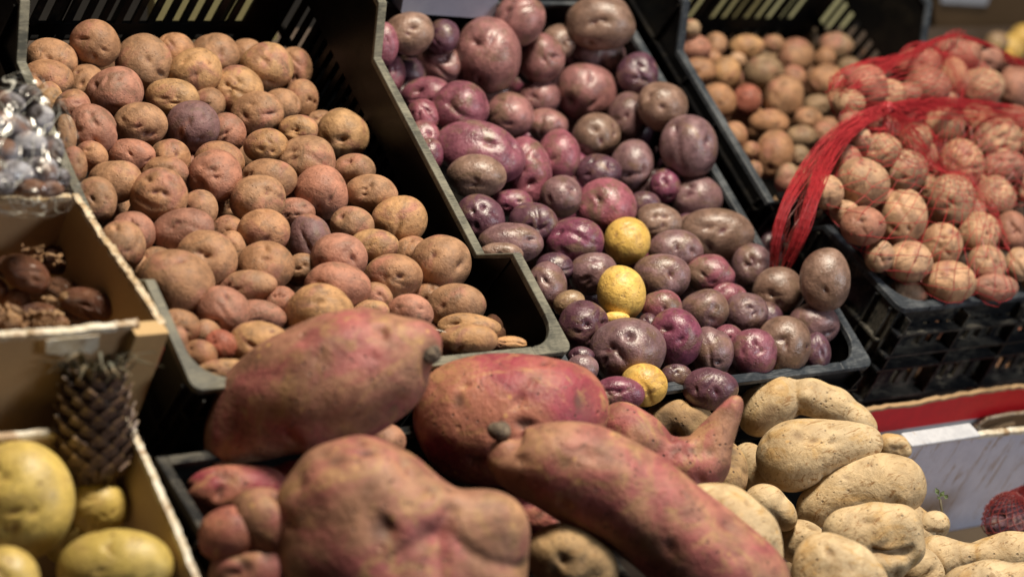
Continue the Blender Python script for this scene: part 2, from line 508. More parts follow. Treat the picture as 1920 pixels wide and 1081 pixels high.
H1 = .25
crate('plastic_crate', 'black plastic crate with worn dusty rim, heaped with brown potatoes, beside the cardboard date box',
      tilt((0, 0, 0)), .4389, .6, H1)
crate('plastic_crate', 'black plastic crate of purple potatoes, between the brown potato crate and the netted bags',
      tilt((.4465, -.04, -.0324)), .4217, .6, .22, rimmat=M_rimd, back=False)
crate('plastic_crate', 'black slotted crate of brown potatoes at the back, behind the red netted bags',
      tilt((.8823, .0111 + .2, -.0054)), .4389, .4, H1, rimmat=M_rimd, front=False)
C4 = np.array([.9207, .0087, .0018])
crate('plastic_crate', 'low black crate with ribbed sides holding the red netted potato bags', C4, .62, .188, .142, s=.15, e=.03, h=.03, back=False,
      rimmat=M_rimd, wallmat=M_blk2, tilted=False)
# ------------------------------------------------------------------ potatoes
EX = np.eye(3)
CR = RW[0]; CU = -RW[1]; CF = -RW[2]      # right, up, toward the camera

def lump_mesh(seed, rx, ry, rz, ang, eyes, sub=4, lump=.13, eye_depth=.095, face=.85, crease=0.0, big_eye=1.0):
    rng = np.random.default_rng(seed)
    D, Fc = ICO[sub]
    r = np.ones(len(D))
    for _ in range(5):
        c = rng.normal(size=3); c /= np.linalg.norm(c)
        k = rng.uniform(1.5, 4.5)
        r += rng.uniform(-lump, lump) * 1.25 * np.exp(k * (D @ c - 1))
    r += wobble(D, rng, 3.2) * lump * .16 + wobble(D, rng, 7.5, 8) * lump * .06
    eye = np.zeros(len(D))
    for i in range(eyes):
        if i == 0 or rng.random() < .55:
            c = np.array([rng.normal() * .38, rng.normal() * .38, face])
        else:
            c = rng.normal(size=3)
        c /= np.linalg.norm(c)
        a = rng.normal(size=3); a -= a @ c * c; a /= np.linalg.norm(a); b = np.cross(c, a)
        wa, wb = rng.uniform(.10, .20) * big_eye, rng.uniform(.06, .11) * big_eye
        x = D @ a / wa; y = D @ b / wb
        front_ = (D @ c) > 0
        g = np.exp(-(x * x + y * y)) * front_
        wide = np.exp(-((D @ a / (wa * 2.4)) ** 2 + (D @ b / (wb * 3.0)) ** 2)) * front_
        dep = eye_depth * rng.uniform(.5, 1.3)
        r -= dep * g + dep * .8 * wide
        y2 = (D @ b) / wb - 1.7
        r += dep * .28 * np.exp(-((D @ a / (wa * 1.5)) ** 2 + y2 * y2)) * front_
        eye = np.maximum(eye, g * rng.uniform(.35, 1.1))
        eye = np.maximum(eye, wide * rng.uniform(.0, .35))
    if crease:
        c = np.array([rng.normal() * .5, rng.normal() * .5, 1]); c /= np.linalg.norm(c)
        a = rng.normal(size=3); a -= a @ c * c; a /= np.linalg.norm(a); b = np.cross(c, a)
        y = (D @ b + .18 * np.sin((D @ a) * 3)) / .11; x = (D @ a) / .62
        g = np.exp(-(x * x + y * y)) * ((D @ c) > 0)
        r -= crease * g; eye = np.maximum(eye, g * .4)
    V = D * r[:, None]
    for i in (0, 1):
        lo, hi = V[:, i].min(), V[:, i].max()
        V[:, i] = (V[:, i] - (lo + hi) / 2) / ((hi - lo) / 2)
    V = V * np.array([rx, ry, rz])
    ca, sa = math.cos(ang), math.sin(ang)
    X = V[:, 0] * ca - V[:, 1] * sa; Y = V[:, 0] * sa + V[:, 1] * ca
    Wd = X[:, None] * CR + Y[:, None] * CU + V[:, 2][:, None] * CF
    return Wd, Fc, eye

TINT = {'b': (.355, .195, .108), 'p': (.365, .172, .120), 't': (.41, .25, .14), 'o': (.45, .262, .128), 'g': (.200, .115, .125),
        'm': (.265, .088, .125), 'd': (.105, .046, .070), 'r': (.38, .125, .085), 'y': (.77, .49, .12), 'k': (.30, .205, .125),
        'v': (.20, .055, .100), 'w': (.58, .42, .11), 'n': (.46, .285, .175)}
WORD = {'b': 'brown', 'p': 'pinkish brown', 't': 'tan', 'o': 'orange-brown', 'g': 'greyish purple', 'm': 'pink-purple', 'd': 'dark purple',
        'r': 'reddish', 'y': 'yellow', 'k': 'earthy brown', 'v': 'deep purple', 'w': 'pale yellow', 'n': 'light tan'}

def parse(txt):
    out = []
    for tok in txt.split(';'):
        q = tok.split()
        if not q: continue
        d = dict(x=float(q[0]), y=float(q[1]), rx=float(q[2]), ry=float(q[3]), c=q[4], ang=float(q[5]) if len(q) > 5 else 0.0,
                 push=float(q[6]) / 1000 if len(q) > 6 else 0.0)
        out.append(d)
    return out

def settle(L, p0, n, clamp=None, fixed=(), iters=320, tight=.86):
    """slide every potato along its own line of sight from the heap's surface until no two of them share space"""
    n = np.array(n, float); n /= np.linalg.norm(n)
    R = np.array([ray(d['x'], d['y']) for d in L])
    t = np.array([depth(hitplane(d['x'], d['y'], p0, n)) + d['push'] for d in L])
    t0 = t.copy()
    pr = np.array([.5 * (d['rx'] + d['ry']) for d in L]) / F
    N = len(L)
    for it in range(iters):
        C = CAM + R * t[:, None]; rad = pr * t
        dv = C[:, None] - C[None]; dist = np.linalg.norm(dv, axis=2) + np.eye(N)
        need = tight * (rad[:, None] + rad[None]) - dist
        np.fill_diagonal(need, -1)
        dt = np.zeros(N)
        ii, jj = np.where(need > 0)
        for i, j in zip(ii, jj):
            if i < j:
                s = 1 if t[i] > t[j] else -1
                q = need[i, j] * .35
                dt[i] += s * q; dt[j] -= s * q
        t += np.clip(dt, -.01, .01)
        t += (t0 - t) * .01
        if clamp:
            for i in range(N):
                t[i] += clamp(CAM + R[i] * t[i], pr[i] * t[i]) * .5
    for d, ti in zip(L, t):
        d['t'] = float(ti)
    return L

POT = []
def label_rows(L, crate_phrase, rowh):
    """a label of its own for every potato: look, then place by row from the front and by order in the row"""
    S = sorted(L, key=lambda d: -(d['y'] + .1 * (d['x'] - 900)))
    rows = []; cur = []
    for d in S:
        yy = d['y'] + .1 * (d['x'] - 900)
        if cur and cur[0][0] - yy > rowh:
            rows.append(cur); cur = []
        cur.append((yy, d))
    if cur: rows.append(cur)
    ordn = ['first', 'second', 'third', 'fourth', 'fifth', 'sixth', 'seventh', 'eighth', 'ninth', 'tenth', 'eleventh', 'twelfth', 'thirteenth',
            'fourteenth', 'fifteenth', 'sixteenth', 'seventeenth', 'eighteenth', 'nineteenth', 'twentieth']
    med = sorted(.5 * (d['rx'] + d['ry']) for d in L)[len(L) // 2]
    for ri, row in enumerate(rows):
        row.sort(key=lambda e: e[1]['x'])
        for ci, (_, d) in enumerate(row):
            s = .5 * (d['rx'] + d['ry']) / med
            size = 'large ' if s > 1.22 else ('small ' if s < .72 else '')
            shape = 'long ' if d['rx'] / d['ry'] > 1.45 else ('upright ' if d['ry'] / d['rx'] > 1.25 else '')
            shape = '' if len(crate_phrase.split()) > 3 else shape
            d['label'] = f"{size}{shape}{WORD[d['c']]} potato, {ordn[ci]} from left in {ordn[ri]} row up, {crate_phrase}"

SEED = [100]
def place(d, name, mat, group, sub=4, **kw):
    SEED[0] += 1
    rng = random.Random(SEED[0])
    t = d['t']; C = at(d['x'], d['y'], t)
    rx, ry = d['rx'] * t / F, d['ry'] * t / F
    rz = min(rx, ry) * rng.uniform(.92, 1.08)
    V, Fc, eye = lump_mesh(SEED[0], rx, ry, rz, math.radians(d['ang']), kw.pop('n_eyes', None) or rng.choice((2, 3, 3, 4, 5)), sub=sub,
                           crease=kw.pop('crease', rng.choice((0, 0, 0, .05, .09))), **kw)
    o = mesh_obj(name, V, Fc, mat, smooth=True, attrs={'eye': eye}, loc=C)
    c = TINT[d['c']]
    j = rng.uniform(.86, 1.14); h_ = rng.uniform(-.04, .04)
    o.color = (c[0] * j * (1 + h_), c[1] * j, c[2] * j * (1 - h_), 1)
    if d.get('dusk'): o.color = (.28 * j, .130 * j, .130 * j, 1)
    tag(o, d['label'], 'potato', group)
    if name == 'purple_potato' and d['c'] == 'k': o.color = (.235 * j, .150 * j, .118 * j, 1)
    d['obj'] = o
    return o

def fill_gaps(L, p0, n, poly, r_px, chars, want, seed, drop=.045, walls=None):
    """deeper potatoes seen through the gaps between the upper ones"""
    rng = np.random.default_rng(seed)
    xs = np.arange(min(p[0] for p in poly), max(p[0] for p in poly), 7.0); ys = np.arange(min(p[1] for p in poly), max(p[1] for p in poly), 7.0)
    GX, GY = np.meshgrid(xs, ys)
    inside = np.zeros(GX.shape, bool)
    m = len(poly)
    for i in range(m):
        (x1, y1), (x2, y2) = poly[i], poly[(i + 1) % m]
        cond = ((y1 > GY) != (y2 > GY)) & (GX < (x2 - x1) * (GY - y1) / (y2 - y1 + 1e-9) + x1)
        inside ^= cond
    cov = ~inside
    for d in L:
        cov |= ((GX - d['x']) / (d['rx'] * .96)) ** 2 + ((GY - d['y']) / (d['ry'] * .96)) ** 2 < 1
    n = np.array(n, float); n /= np.linalg.norm(n)
    new = []
    for _ in range(want):
        ii = np.argwhere(~cov)
        if len(ii) == 0: break
        best = None
        for _k in range(60):
            a, b = ii[rng.integers(len(ii))]
            x = xs[b] + rng.normal() * 10; y = ys[a] + rng.normal() * 10
            g = int((((GX - x) ** 2 + (GY - y) ** 2 < (r_px * .95) ** 2) & ~cov).sum())
            if best is None or g > best[0]: best = (g, x, y)
        if best[0] < 4: break
        _, x, y = best
        rr = r_px * rng.uniform(.85, 1.1)
        d = dict(x=x, y=y, rx=rr * rng.uniform(.95, 1.15), ry=rr, c=str(rng.choice(list(chars))), ang=float(rng.uniform(-40, 40)), push=0.0)
        t = depth(hitplane(x, y, np.array(p0) - n * drop, n))
        R = ray(x, y)
        for _k in range(60):                     # deeper until it clears the ones above
            C = CAM + R * t; ok = True
            for e in L + new:
                Ce = at(e['x'], e['y'], e['t']); re = .5 * (e['rx'] + e['ry']) * e['t'] / F
                if np.linalg.norm(C - Ce) < .86 * (re + rr * t / F): ok = False; break
            if ok: break
            t += .004
        d['t'] = t
        cov |= (GX - x) ** 2 + (GY - y) ** 2 < (r_px * .95) ** 2
        new.append(d)
    return new

BROWN = parse("""95 112 46 38 b;178 81 43 41 b;90 147 44 33 b;270 119 49 52 b;327 98 36 34 b 0 12;366 134 46 41 o;402 103 43 38 b 0 8;463 103 26 24 b;
500 124 46 41 o;551 130 32 39 b 0 10;565 187 29 36 b;446 171 44 45 o;482 212 46 38 b;527 198 34 30 b 0 14;160 160 36 38 b 0 12;215 173 49 45 p;
324 184 46 34 o;390 196 24 24 b;135 201 32 32 b;92 190 20 27 o;173 242 43 44 p;263 234 47 39 b;306 215 22 18 b 0 18;361 237 47 45 g;427 248 32 34 p 0 12;
559 243 34 26 o;602 236 20 17 b 0 15;643 250 45 44 o;499 274 39 31 o;574 302 50 45 b;122 255 21 38 b;170 293 30 27 b;245 290 42 28 p;318 297 36 34 b 0 6;
411 303 44 36 b 0 14;403 330 47 46 p;216 341 47 37 b;308 322 42 27 b 0 14;297 367 50 49 b;504 336 49 36 b 0 6;483 375 48 44 b;137 312 18 26 b;
178 376 38 42 b;602 360 46 47 p;664 320 37 30 b;373 392 33 34 b 0 14;250 435 38 36 p 0 12;228 460 41 44 b;343 434 55 41 p;428 432 30 27 b 0 22;495 433 45 39 b;
553 397 31 22 p 0 22;580 450 38 46 g;388 485 53 50 b;434 467 24 29 b 0 24;497 500 51 45 b;292 488 28 19 b 0 16;329 532 67 60 b;464 538 51 30 b;416 583 48 44 p;
526 566 29 28 p 0 12;480 598 53 34 p;335 614 38 33 b;488 651 55 46 o;414 650 25 26 r 0 8;385 632 19 21 b 0 16;374 666 31 28 b 0 5;332 648 20 35 b;424 700 54 26 o;
567 505 23 21 b 0 18;636 484 49 44 p;633 537 58 43 p;597 590 62 55 o;660 422 38 33 b;749 413 48 43 o;701 459 43 28 o;736 520 52 41 b;770 473 31 29 b 0 14;
827 494 52 50 b;704 560 23 22 b 0 16;693 583 34 20 o;767 586 42 33 p;856 574 51 40 b;880 612 55 24 o;877 636 52 27 o;955 643 30 13 o;805 560 20 20 b 0 22;
696 363 46 34 b;270 400 22 24 b 0 24;548 283 16 16 b 0 20;560 640 30 24 b 0 16;700 625 40 26 b 0 20;245 500 18 16 b 0 14;370 560 24 20 b 0 26;530 470 20 20 b 0 26;60 180 16 24 b 0 16""")
PURPLE = parse("""768 63 42 38 k;830 70 25 27 d;722 82 17 27 m;733 137 25 34 m;827 121 41 36 p;916 103 56 66 r;975 38 44 45 p;1014 109 42 43 p;1048 78 25 25 k 0 12;
1126 42 60 48 k;1115 103 53 40 g;1195 137 36 37 d 0 10;1100 172 53 50 p;1010 184 37 32 p 0 8;800 180 45 34 m 0 10;862 205 51 49 m;956 216 42 40 p;922 172 24 18 r 0 16;
795 217 25 25 m 0 12;1025 233 37 28 p 0 4;1118 255 42 40 k;1177 218 36 43 g;1242 200 44 43 k;1291 275 50 55 g;900 285 80 53 m -16;893 330 52 38 k 0 -25;1048 291 37 46 m;
988 325 43 64 m 8 8;1122 322 40 31 d;1185 310 37 45 g;793 264 31 36 m;1247 348 27 30 v;1136 387 53 50 m;1052 368 37 37 g;900 410 43 43 d;1000 420 43 38 d;
1077 457 51 46 v;957 456 57 36 g;940 478 38 22 k 0 -8;1236 415 39 32 k;1308 370 44 39 g;1343 440 65 46 k;1267 469 48 36 g;1207 385 30 25 d 0 12;1330 514 44 35 m;
1410 500 36 41 g;1240 520 50 41 g 0 5;1112 513 42 37 g;1025 535 35 42 g;1040 503 33 28 d 0 12;1095 612 45 46 d;1177 657 66 57 g;1092 690 28 25 g;1090 667 23 17 d 0 10;
1158 738 47 31 v;1240 578 36 33 m;1266 632 47 51 v;1321 580 42 36 g;1365 555 33 24 m 0 10;1400 587 38 36 g;1334 658 38 43 g;1413 662 40 43 m;1365 632 27 23 m 0 10;
1468 647 48 51 k;1459 544 46 41 k;1547 524 43 55 k;1525 607 45 37 g;1530 660 26 35 d 0 6;1332 728 48 37 d;1268 705 29 22 d 0 12;755 178 20 24 d 0 14;805 292 24 32 v 0 12;
767 140 22 20 d 0 20;960 378 36 22 v 0 14;1195 250 20 22 d 0 22;1000 130 18 20 d 0 22;1440 600 22 26 d 0 20;1290 430 22 20 d 0 20;1215 612 20 24 d 0 24""")
YEL = parse("""1176 451 44 45 y;1165 549 46 53 y 8 -12;1067 568 31 25 k 20 4;1207 721 45 41 y 0 -10;1155 595 26 12 y 0 10""")
REAR = parse("""1300 88 34 25 p;1342 83 22 23 b;1400 87 34 23 o;1296 53 18 17 k;1310 133 34 26 p;1361 136 28 31 o;1383 112 17 15 n 0 8;1432 138 39 36 k;1492 106 36 36 p;
1450 82 22 17 b 0 12;1568 85 33 25 k;1547 108 21 19 b;1593 130 24 24 k;1548 151 35 32 b;1470 183 38 43 b;1402 187 27 31 r;1348 187 36 31 p -38;1442 229 38 25 p;
1515 223 27 23 b;1532 197 26 21 k 0 10;1453 289 37 47 b;1502 257 30 23 k;1378 255 24 28 p;1408 282 18 18 r 0 10;1500 293 20 22 k;1478 335 26 30 k;1487 145 26 24 b 0 16;
1335 110 20 18 b 0 16;1300 160 18 20 b 0 10;1415 320 16 20 b 0 8;1570 190 26 24 b;1550 240 24 22 b 0 8;1340 225 14 18 b 0 8;1500 335 26 24 b;1470 385 26 24 k;1520 385 26 26 b 0 6;1545 250 24 22 b""")
NETA = parse("""1771 232 36 31 n;1716 260 31 29 k;1650 282 38 31 n;1865 262 47 45 n;1803 304 39 41 p;1698 320 40 38 n;1583 300 31 30 p 0 10;1618 343 47 45 n;1549 359 31 31 n;
1883 312 38 28 p;1784 374 43 46 n;1865 368 37 37 n;1618 423 40 35 k;1695 408 41 50 p;1835 437 38 38 n;1900 434 31 37 p;1766 460 36 40 k;1703 490 43 37 n;1850 495 34 34 n;
1779 527 48 37 n;1912 495 26 30 p;1866 538 41 24 r;1583 398 26 22 k 0 12;1650 480 26 28 r 0 16;1903 222 27 24 p;1832 217 28 22 n;1735 290 24 24 k 0 22;1662 375 20 20 k 0 24;
1740 350 20 24 k 0 26;1830 340 20 18 r 0 26;1660 238 30 22 p 0 10;1925 350 26 28 n 0 10;1608 260 24 22 p 0 8;1960 420 38 36 n;1950 270 36 36 p;1955 520 40 34 n;1830 395 18 20 k 0 26""")
NETB = parse("""1626 160 37 37 p;1665 176 33 26 n;1722 119 41 28 p;1740 160 41 33 p;1797 96 40 29 p;1843 110 35 27 p;1789 140 25 31 n;1840 162 41 33 n;1905 165 36 37 p;
1592 194 29 26 n;1700 175 26 20 r 0 12;1886 128 24 20 r 0 14;1950 140 36 32 p;1770 185 24 16 n 0 10;1600 228 26 20 p""")
LOOSE = parse("1703 548 39 26 n")

up = np.array([0, 0, 1.0])
def wall_clamp(x0, x1, y0=None, pushk=1.0):
    def f(C, r):
        s = 0.0
        if C[0] + r > x1: s -= (C[0] + r - x1)
        if C[0] - r < x0: s += (x0 - C[0] + r)
        if y0 is not None and C[1] + .9 * r > y0: s -= (C[1] + .9 * r - y0)
        return s
    return f
pl1 = ((0, 0, -.012), (0, .05, 1))
for d in NETA + NETB:
    if d['c'] in 'kr': d['c'] = 'p'
for i, d in enumerate(NETA):
    if d['c'] == 'p' and i % 3: d['c'] = 'n'
for i, d in enumerate(REAR):
    if d['c'] in 'pr' and i % 3: d['c'] = 'b'
for d in BROWN + PURPLE:
    m_ = .5 * (d['rx'] + d['ry'])
    if m_ < 27 and not (d['y'] > 600 and d['x'] > 850):
        d['rx'] *= 33 / m_; d['ry'] *= 33 / m_; d['push'] += .022
    else:
        d['rx'] *= 1.10; d['ry'] *= 1.10
for d in NETA + NETB: d['rx'] *= 1.08; d['ry'] *= 1.08
settle(BROWN, *pl1, clamp=wall_clamp(.008, .430, .575))
pl2 = ((.6, 0, -.030), (0, .03, 1))
PY = PURPLE + YEL
settle(PY, *pl2, clamp=wall_clamp(.44, .858, .54))
pl3 = ((1, .3, -.035), (0, .03, 1))
settle(REAR, *pl3, clamp=wall_clamp(.89, 1.312, .58))
pl4 = ((1.0, .05, .030), (0, -.30, 1))
settle(NETA, *pl4)
pl5 = ((1.1, .33, .105), (0, -.20, 1))
settle(NETB, *pl5)
settle(LOOSE, (1, .05, -.005), (0, 0, 1))

f1 = fill_gaps(BROWN, *pl1, [(60, 90), (560, 110), (600, 200), (880, 560), (980, 640), (430, 690), (330, 640), (150, 380), (80, 160)], 42, 'bbpo', 26, 5)
f2 = fill_gaps(PY, *pl2, [(730, 60), (1180, 60), (1270, 180), (1400, 400), (1560, 600), (1530, 680), (1130, 720), (1050, 600), (950, 470), (800, 270), (720, 130)], 42, 'ddgv', 34, 6)
f3 = fill_gaps(REAR, *pl3, [(1280, 60), (1600, 80), (1620, 130), (1560, 260), (1470, 360), (1300, 150)], 34, 'bbk', 12, 7, drop=.04)
f4 = fill_gaps(NETA, *pl4, [(1580, 260), (1700, 230), (1920, 220), (1920, 540), (1740, 540), (1640, 460), (1540, 370)], 38, 'npk', 14, 8, drop=.05)
label_rows(BROWN, 'left crate', 62)
label_rows(PY, 'purple crate', 62)
label_rows(REAR, 'back crate', 50)
label_rows(NETA, 'front net', 55)
label_rows(NETB, 'rear net', 45)
def label_deep(L, where, rowh):
    label_rows(L, where, rowh)
    for d in L: d['label'] = 'half hidden ' + d['label'].replace('large ', '').replace('small ', '').replace('long ', '').replace('upright ', '').replace(' up,', ' of deep ones,')
label_deep(f1, 'left crate', 90); label_deep(f2, 'purple crate', 90); label_deep(f3, 'back crate', 80); label_deep(f4, 'front net', 80)
LOOSE[0]['label'] = 'loose tan potato outside the net at the front corner of the ribbed crate'

for d in BROWN + f1: place(d, 'brown_potato', M_brown, 'brown potatoes heaped in the left crate')
for d in PURPLE:
    if d['c'] in 'pr': d['dusk'] = 1
for d in PURPLE + f2: place(d, 'purple_potato', M_purple, 'purple potatoes heaped in the middle crate', eye_depth=.10)
for d in YEL: place(d, 'yellow_potato', M_yellow if d['c'] == 'y' else M_purple, 'yellow potatoes among the purple ones', lump=.05, eye_depth=.03)
for d in REAR + f3: place(d, 'brown_potato', M_brown, 'brown potatoes in the back crate', sub=3)
for d in NETA + f4: place(d, 'netted_potato', M_brown, 'potatoes in the front netted bag')
for d in NETB: place(d, 'netted_potato', M_brown, 'potatoes in the rear netted bag', sub=3)
place(LOOSE[0], 'brown_potato', M_brown, None)
NICE = {0: 'round yellow potato upper in the purple heap', 1: 'large golden yellow potato with a brown scar on its lower half',
        2: 'olive brown potato peeping out above a dark purple one near the crate corner', 3: 'small round yellow potato at the front rim of the purple heap',
        4: 'sliver of a yellow potato under the scarred golden one'}
for i, d in enumerate(YEL): d['obj']['label'] = NICE[i]
IN4 = parse("1762 622 34 24 o;1728 690 30 28 o;1822 705 30 28 b;1868 690 30 28 b;1905 640 34 28 r;1790 660 26 26 b")
for d in IN4: d['t'] = depth(hit(d['x'], d['y'], 1, .055))
settle(IN4, (0, .055, 0), (0, -1, .1))
label_rows(IN4, 'inside ribbed crate', 60)
for d in IN4: place(d, 'brown_potato', M_brown, 'potatoes inside the ribbed crate', sub=3)
# ------------------------------------------------------------------ large tubers
def smin_field(P, C, R, k):
    d = np.linalg.norm(P[:, None] - C[None], axis=2) - R[None]
    m = d.min(1)
    return m - k * np.log(np.exp(-(d - m[:, None]) / k).sum(1))

def star_tuber(name, mat, center, balls, z, seed, label=None, cat='sweet potato', group=None, k=.012, lump=.004, sub=5, dents=6, dent=.004, tint=None, parent=None, creases=()):
    """one skin over a chain of swellings: center (px, py, dz), balls (px, py, radius px, dz along the line of sight)"""
    rng = np.random.default_rng(seed)
    t0 = depth(hit(center[0], center[1], 2, z)) + (center[2] if len(center) > 2 else 0)
    C0 = at(center[0], center[1], t0)
    C = []; R = []
    for b in balls:
        t = t0 + (b[3] if len(b) > 3 else 0)
        C.append(at(b[0], b[1], t)); R.append(b[2] * t / F)
    C = np.array(C); R = np.array(R)
    R = R - k * .35
    D, Fc = ICO[sub]
    hi = np.full(len(D), float((np.linalg.norm(C - C0, axis=1) + R).max() * 1.2)); lo = None
    r = hi.copy(); done = np.zeros(len(D), bool)
    for _ in range(70):
        f = smin_field(C0 + D * r[:, None], C, R, k)
        r = r - np.maximum(f, 0) * .75
        if f.max() < 1e-4: break
    V = D * r[:, None]
    return finish_tuber(name, mat, C0, V, Fc, D, rng, label, cat, group, lump, dents, dent, tint, parent, creases)

def finish_tuber(name, mat, C0, V, Fc, N, rng, label, cat, group, lump, dents, dent, tint, parent, creases):
    V = V + N * (wobble(V, rng, 45, 8) * lump * .6 + wobble(V, rng, 110, 8) * lump * .22)[:, None]
    eye = np.zeros(len(V))
    size = np.linalg.norm(V, axis=1).max()
    vis = np.where((N @ CF) > .15)[0]
    for i in range(dents):
        c = V[rng.choice(vis)]
        a = rng.normal(size=3); a /= np.linalg.norm(a); b = np.cross(a, rng.normal(size=3)); b /= np.linalg.norm(b)
        w = rng.uniform(.004, .009)
        q = V - c
        g = np.exp(-(np.sum(q * q, 1) + 2.5 * (q @ a) ** 2) / (2 * w * w))
        V = V - N * (g * dent * rng.uniform(.5, 1.2))[:, None]
        eye = np.maximum(eye, g * rng.uniform(.2, .9))
    for (x0, y0, x1, y1, w, dep, col) in creases:         # grooves given by where they run on the visible side
        t = depth(C0)
        A = at(x0, y0, t) - C0; B = at(x1, y1, t) - C0
        ab = B - A; flatv = V - (V @ CF)[:, None] * CF
        A = A - (A @ CF) * CF; ab = ab - (ab @ CF) * CF
        s = np.clip(((flatv - A) @ ab) / (ab @ ab), 0, 1)
        bend = .18 * np.linalg.norm(ab) * (s - s * s) * 4
        perp = np.cross(ab, CF); perp /= np.linalg.norm(perp)
        dd = np.linalg.norm(flatv - A - s[:, None] * ab - (bend * .5)[:, None] * perp, axis=1)
        g = np.exp(-(dd / w) ** 2) * ((V @ CF) > 0)
        V = V - N * (g * dep)[:, None]; eye = np.maximum(eye, g * col)
    o = mesh_obj(name, V, Fc, mat, parent, smooth=True, attrs={'eye': eye}, loc=(C0 if parent is None else None))
    if parent is not None:
        o.location = [float(c) for c in C0 - np.array(parent.location)]
    if tint: o.color = (*tint, 1)
    if label: tag(o, label, cat, group)
    return o

def spine_tuber(name, mat, pts, z, seed, label=None, cat='sweet potato', group=None, lump=.004, dents=6, dent=.004, tint=None, parent=None, creases=(), rings=90, seg=72, squash=.95):
    """pts: (px, py, radius px, extra depth)"""
    rng = np.random.default_rng(seed)
    mid = pts[len(pts) // 2]
    tm = depth(hit(mid[0], mid[1], 2, z))
    K = []; R = []
    for p in pts:
        t = tm + (p[3] if len(p) > 3 else 0)
        K.append(at(p[0], p[1], t)); R.append(p[2] * t / F)
    K = np.array(K); R = np.array(R); n = len(K)
    # Catmull-Rom through the points
    u = np.linspace(0, n - 1, rings); S = []; RR = []
    Kp = np.vstack([2 * K[0] - K[1], K, 2 * K[-1] - K[-2]]); Rp = np.r_[R[0], R, R[-1]]
    for a in u:
        i = min(int(a), n - 2); f = a - i
        w = np.array([-.5 * f + f * f - .5 * f ** 3, 1 - 2.5 * f * f + 1.5 * f ** 3, .5 * f + 2 * f * f - 1.5 * f ** 3, -.5 * f * f + .5 * f ** 3])
        S.append(w @ Kp[i:i + 4]); RR.append(w @ Rp[i:i + 4])
    S = np.array(S); RR = np.array(RR)
    s = np.r_[0, np.cumsum(np.linalg.norm(np.diff(S, axis=0), axis=1))]; Lt = s[-1]
    e0, e1 = min(R[0] * 1.1, Lt * .4), min(R[-1] * 1.1, Lt * .4)
    cap = np.ones(rings)
    m = s < e0; cap[m] = np.sqrt(np.clip(1 - (1 - s[m] / e0) ** 2, 0, 1))
    m = s > Lt - e1; cap[m] *= np.sqrt(np.clip(1 - (1 - (Lt - s[m]) / e1) ** 2, 0, 1))
    RR = RR * np.maximum(cap, .02)
    # finer rings at the ends
    T = np.gradient(S, axis=0); T /= np.linalg.norm(T, axis=1)[:, None]
    A = np.cross(T, CF); A /= np.linalg.norm(A, axis=1)[:, None]; B = np.cross(T, A)
    th = np.arange(seg) * 2 * np.pi / seg
    Nn = (np.cos(th)[None, :, None] * A[:, None] + squash * np.sin(th)[None, :, None] * B[:, None])
    V = (S[:, None] + RR[:, None, None] * Nn).reshape(-1, 3); N = Nn.reshape(-1, 3); N = N / np.linalg.norm(N, axis=1)[:, None]
    Fc = np.array([[i * seg + j, (i + 1) * seg + j, (i + 1) * seg + (j + 1) % seg, i * seg + (j + 1) % seg] for i in range(rings - 1) for j in range(seg)])
    C0 = S[rings // 2]
    return finish_tuber(name, mat, C0, V - C0, Fc, N, rng, label, cat, group, lump, dents, dent, tint, parent, creases)

SG = 'pink sweet potatoes heaped in the front crate'
CG = 'cream sweet potatoes heaped in the white carton'
sw1 = spine_tuber('sweet_potato', M_sweet, [(398, 884, 14, .0), (440, 822, 62, .0), (520, 755, 112), (620, 715, 122), (715, 680, 106), (790, 655, 62, -.005), (828, 664, 24, -.01)], .030, 1,
            'large pink-brown sweet potato with cut stem end resting over the left crate rim', group=SG, dents=12, lump=.005,
            creases=[(470, 690, 700, 640, .012, .003, .0)])
mb = MB()
def stub(x, y, rpx, tref, name, parent, seed, ang=0):
    r = rpx * tref / F
    V, Fc, eye = lump_mesh(seed, r, r * .86, r * .9, ang, 5, sub=3, lump=.22, eye_depth=.22, big_eye=1.3)
    p = at(x, y, tref) - np.array(parent.location)
    return mesh_obj(name, V, Fc, M_stem, parent, smooth=True, attrs={'eye': eye}, loc=p)
def stem_mat():
    k = NT('dried_stem_end'); v = k.coords()
    n = k.noise(v, 160, 5, .75, 1)
    k.link(k.mix(k.ramp(n, .35, .62), (0.04, 0.026, 0.022), (0.22, 0.17, 0.12)), k.b.inputs['Base Color'])
    k.b.inputs['Roughness'].default_value = .85; k.bump(n, 1.0, .003)
    return k.m
M_stem = stem_mat()
stub(806, 664, 22, depth(hit(620, 715, 2, .030)) - .014, 'stem', sw1, 5, .5)

star_tuber('sweet_potato', M_sweet_m, (965, 785), [(870, 770, 92), (960, 780, 108), (1055, 770, 92, .005), (870, 820, 78), (1000, 810, 96)], -.012, 2,
           'magenta sweet potato lying crosswise in front of the crate rim, behind the curved one', group=SG, dents=14, k=.016)
sw3 = star_tuber('sweet_potato', M_sweet, (765, 985), [(685, 935, 128), (630, 960, 105), (655, 1060, 150), (775, 1010, 120), (830, 1010, 84), (915, 990, 82), (900, 1085, 88), (760, 1120, 150)], .030, 3,
           'biggest sweet potato, heart-shaped with two lobes, at the bottom centre', group=SG, dents=16, k=.010, lump=.006,
           creases=[(850, 950, 835, 1085, .008, .007, .25), (870, 1010, 980, 1060, .006, .004, .1), (850, 990, 740, 1040, .007, .003, .1)])
sw4 = spine_tuber('sweet_potato', M_sweet, [(934, 826, 30, -.006), (962, 858, 60), (1060, 880, 88), (1180, 935, 99), (1290, 1015, 100), (1390, 1110, 100), (1450, 1180, 90)], .045, 4,
            'long curved sweet potato with dark stem running down to the bottom edge', group=SG, dents=12, lump=.004)
stub(936, 808, 22, depth(hit(1180, 935, 2, .045)) - .002, 'stem', sw4, 9, .2)
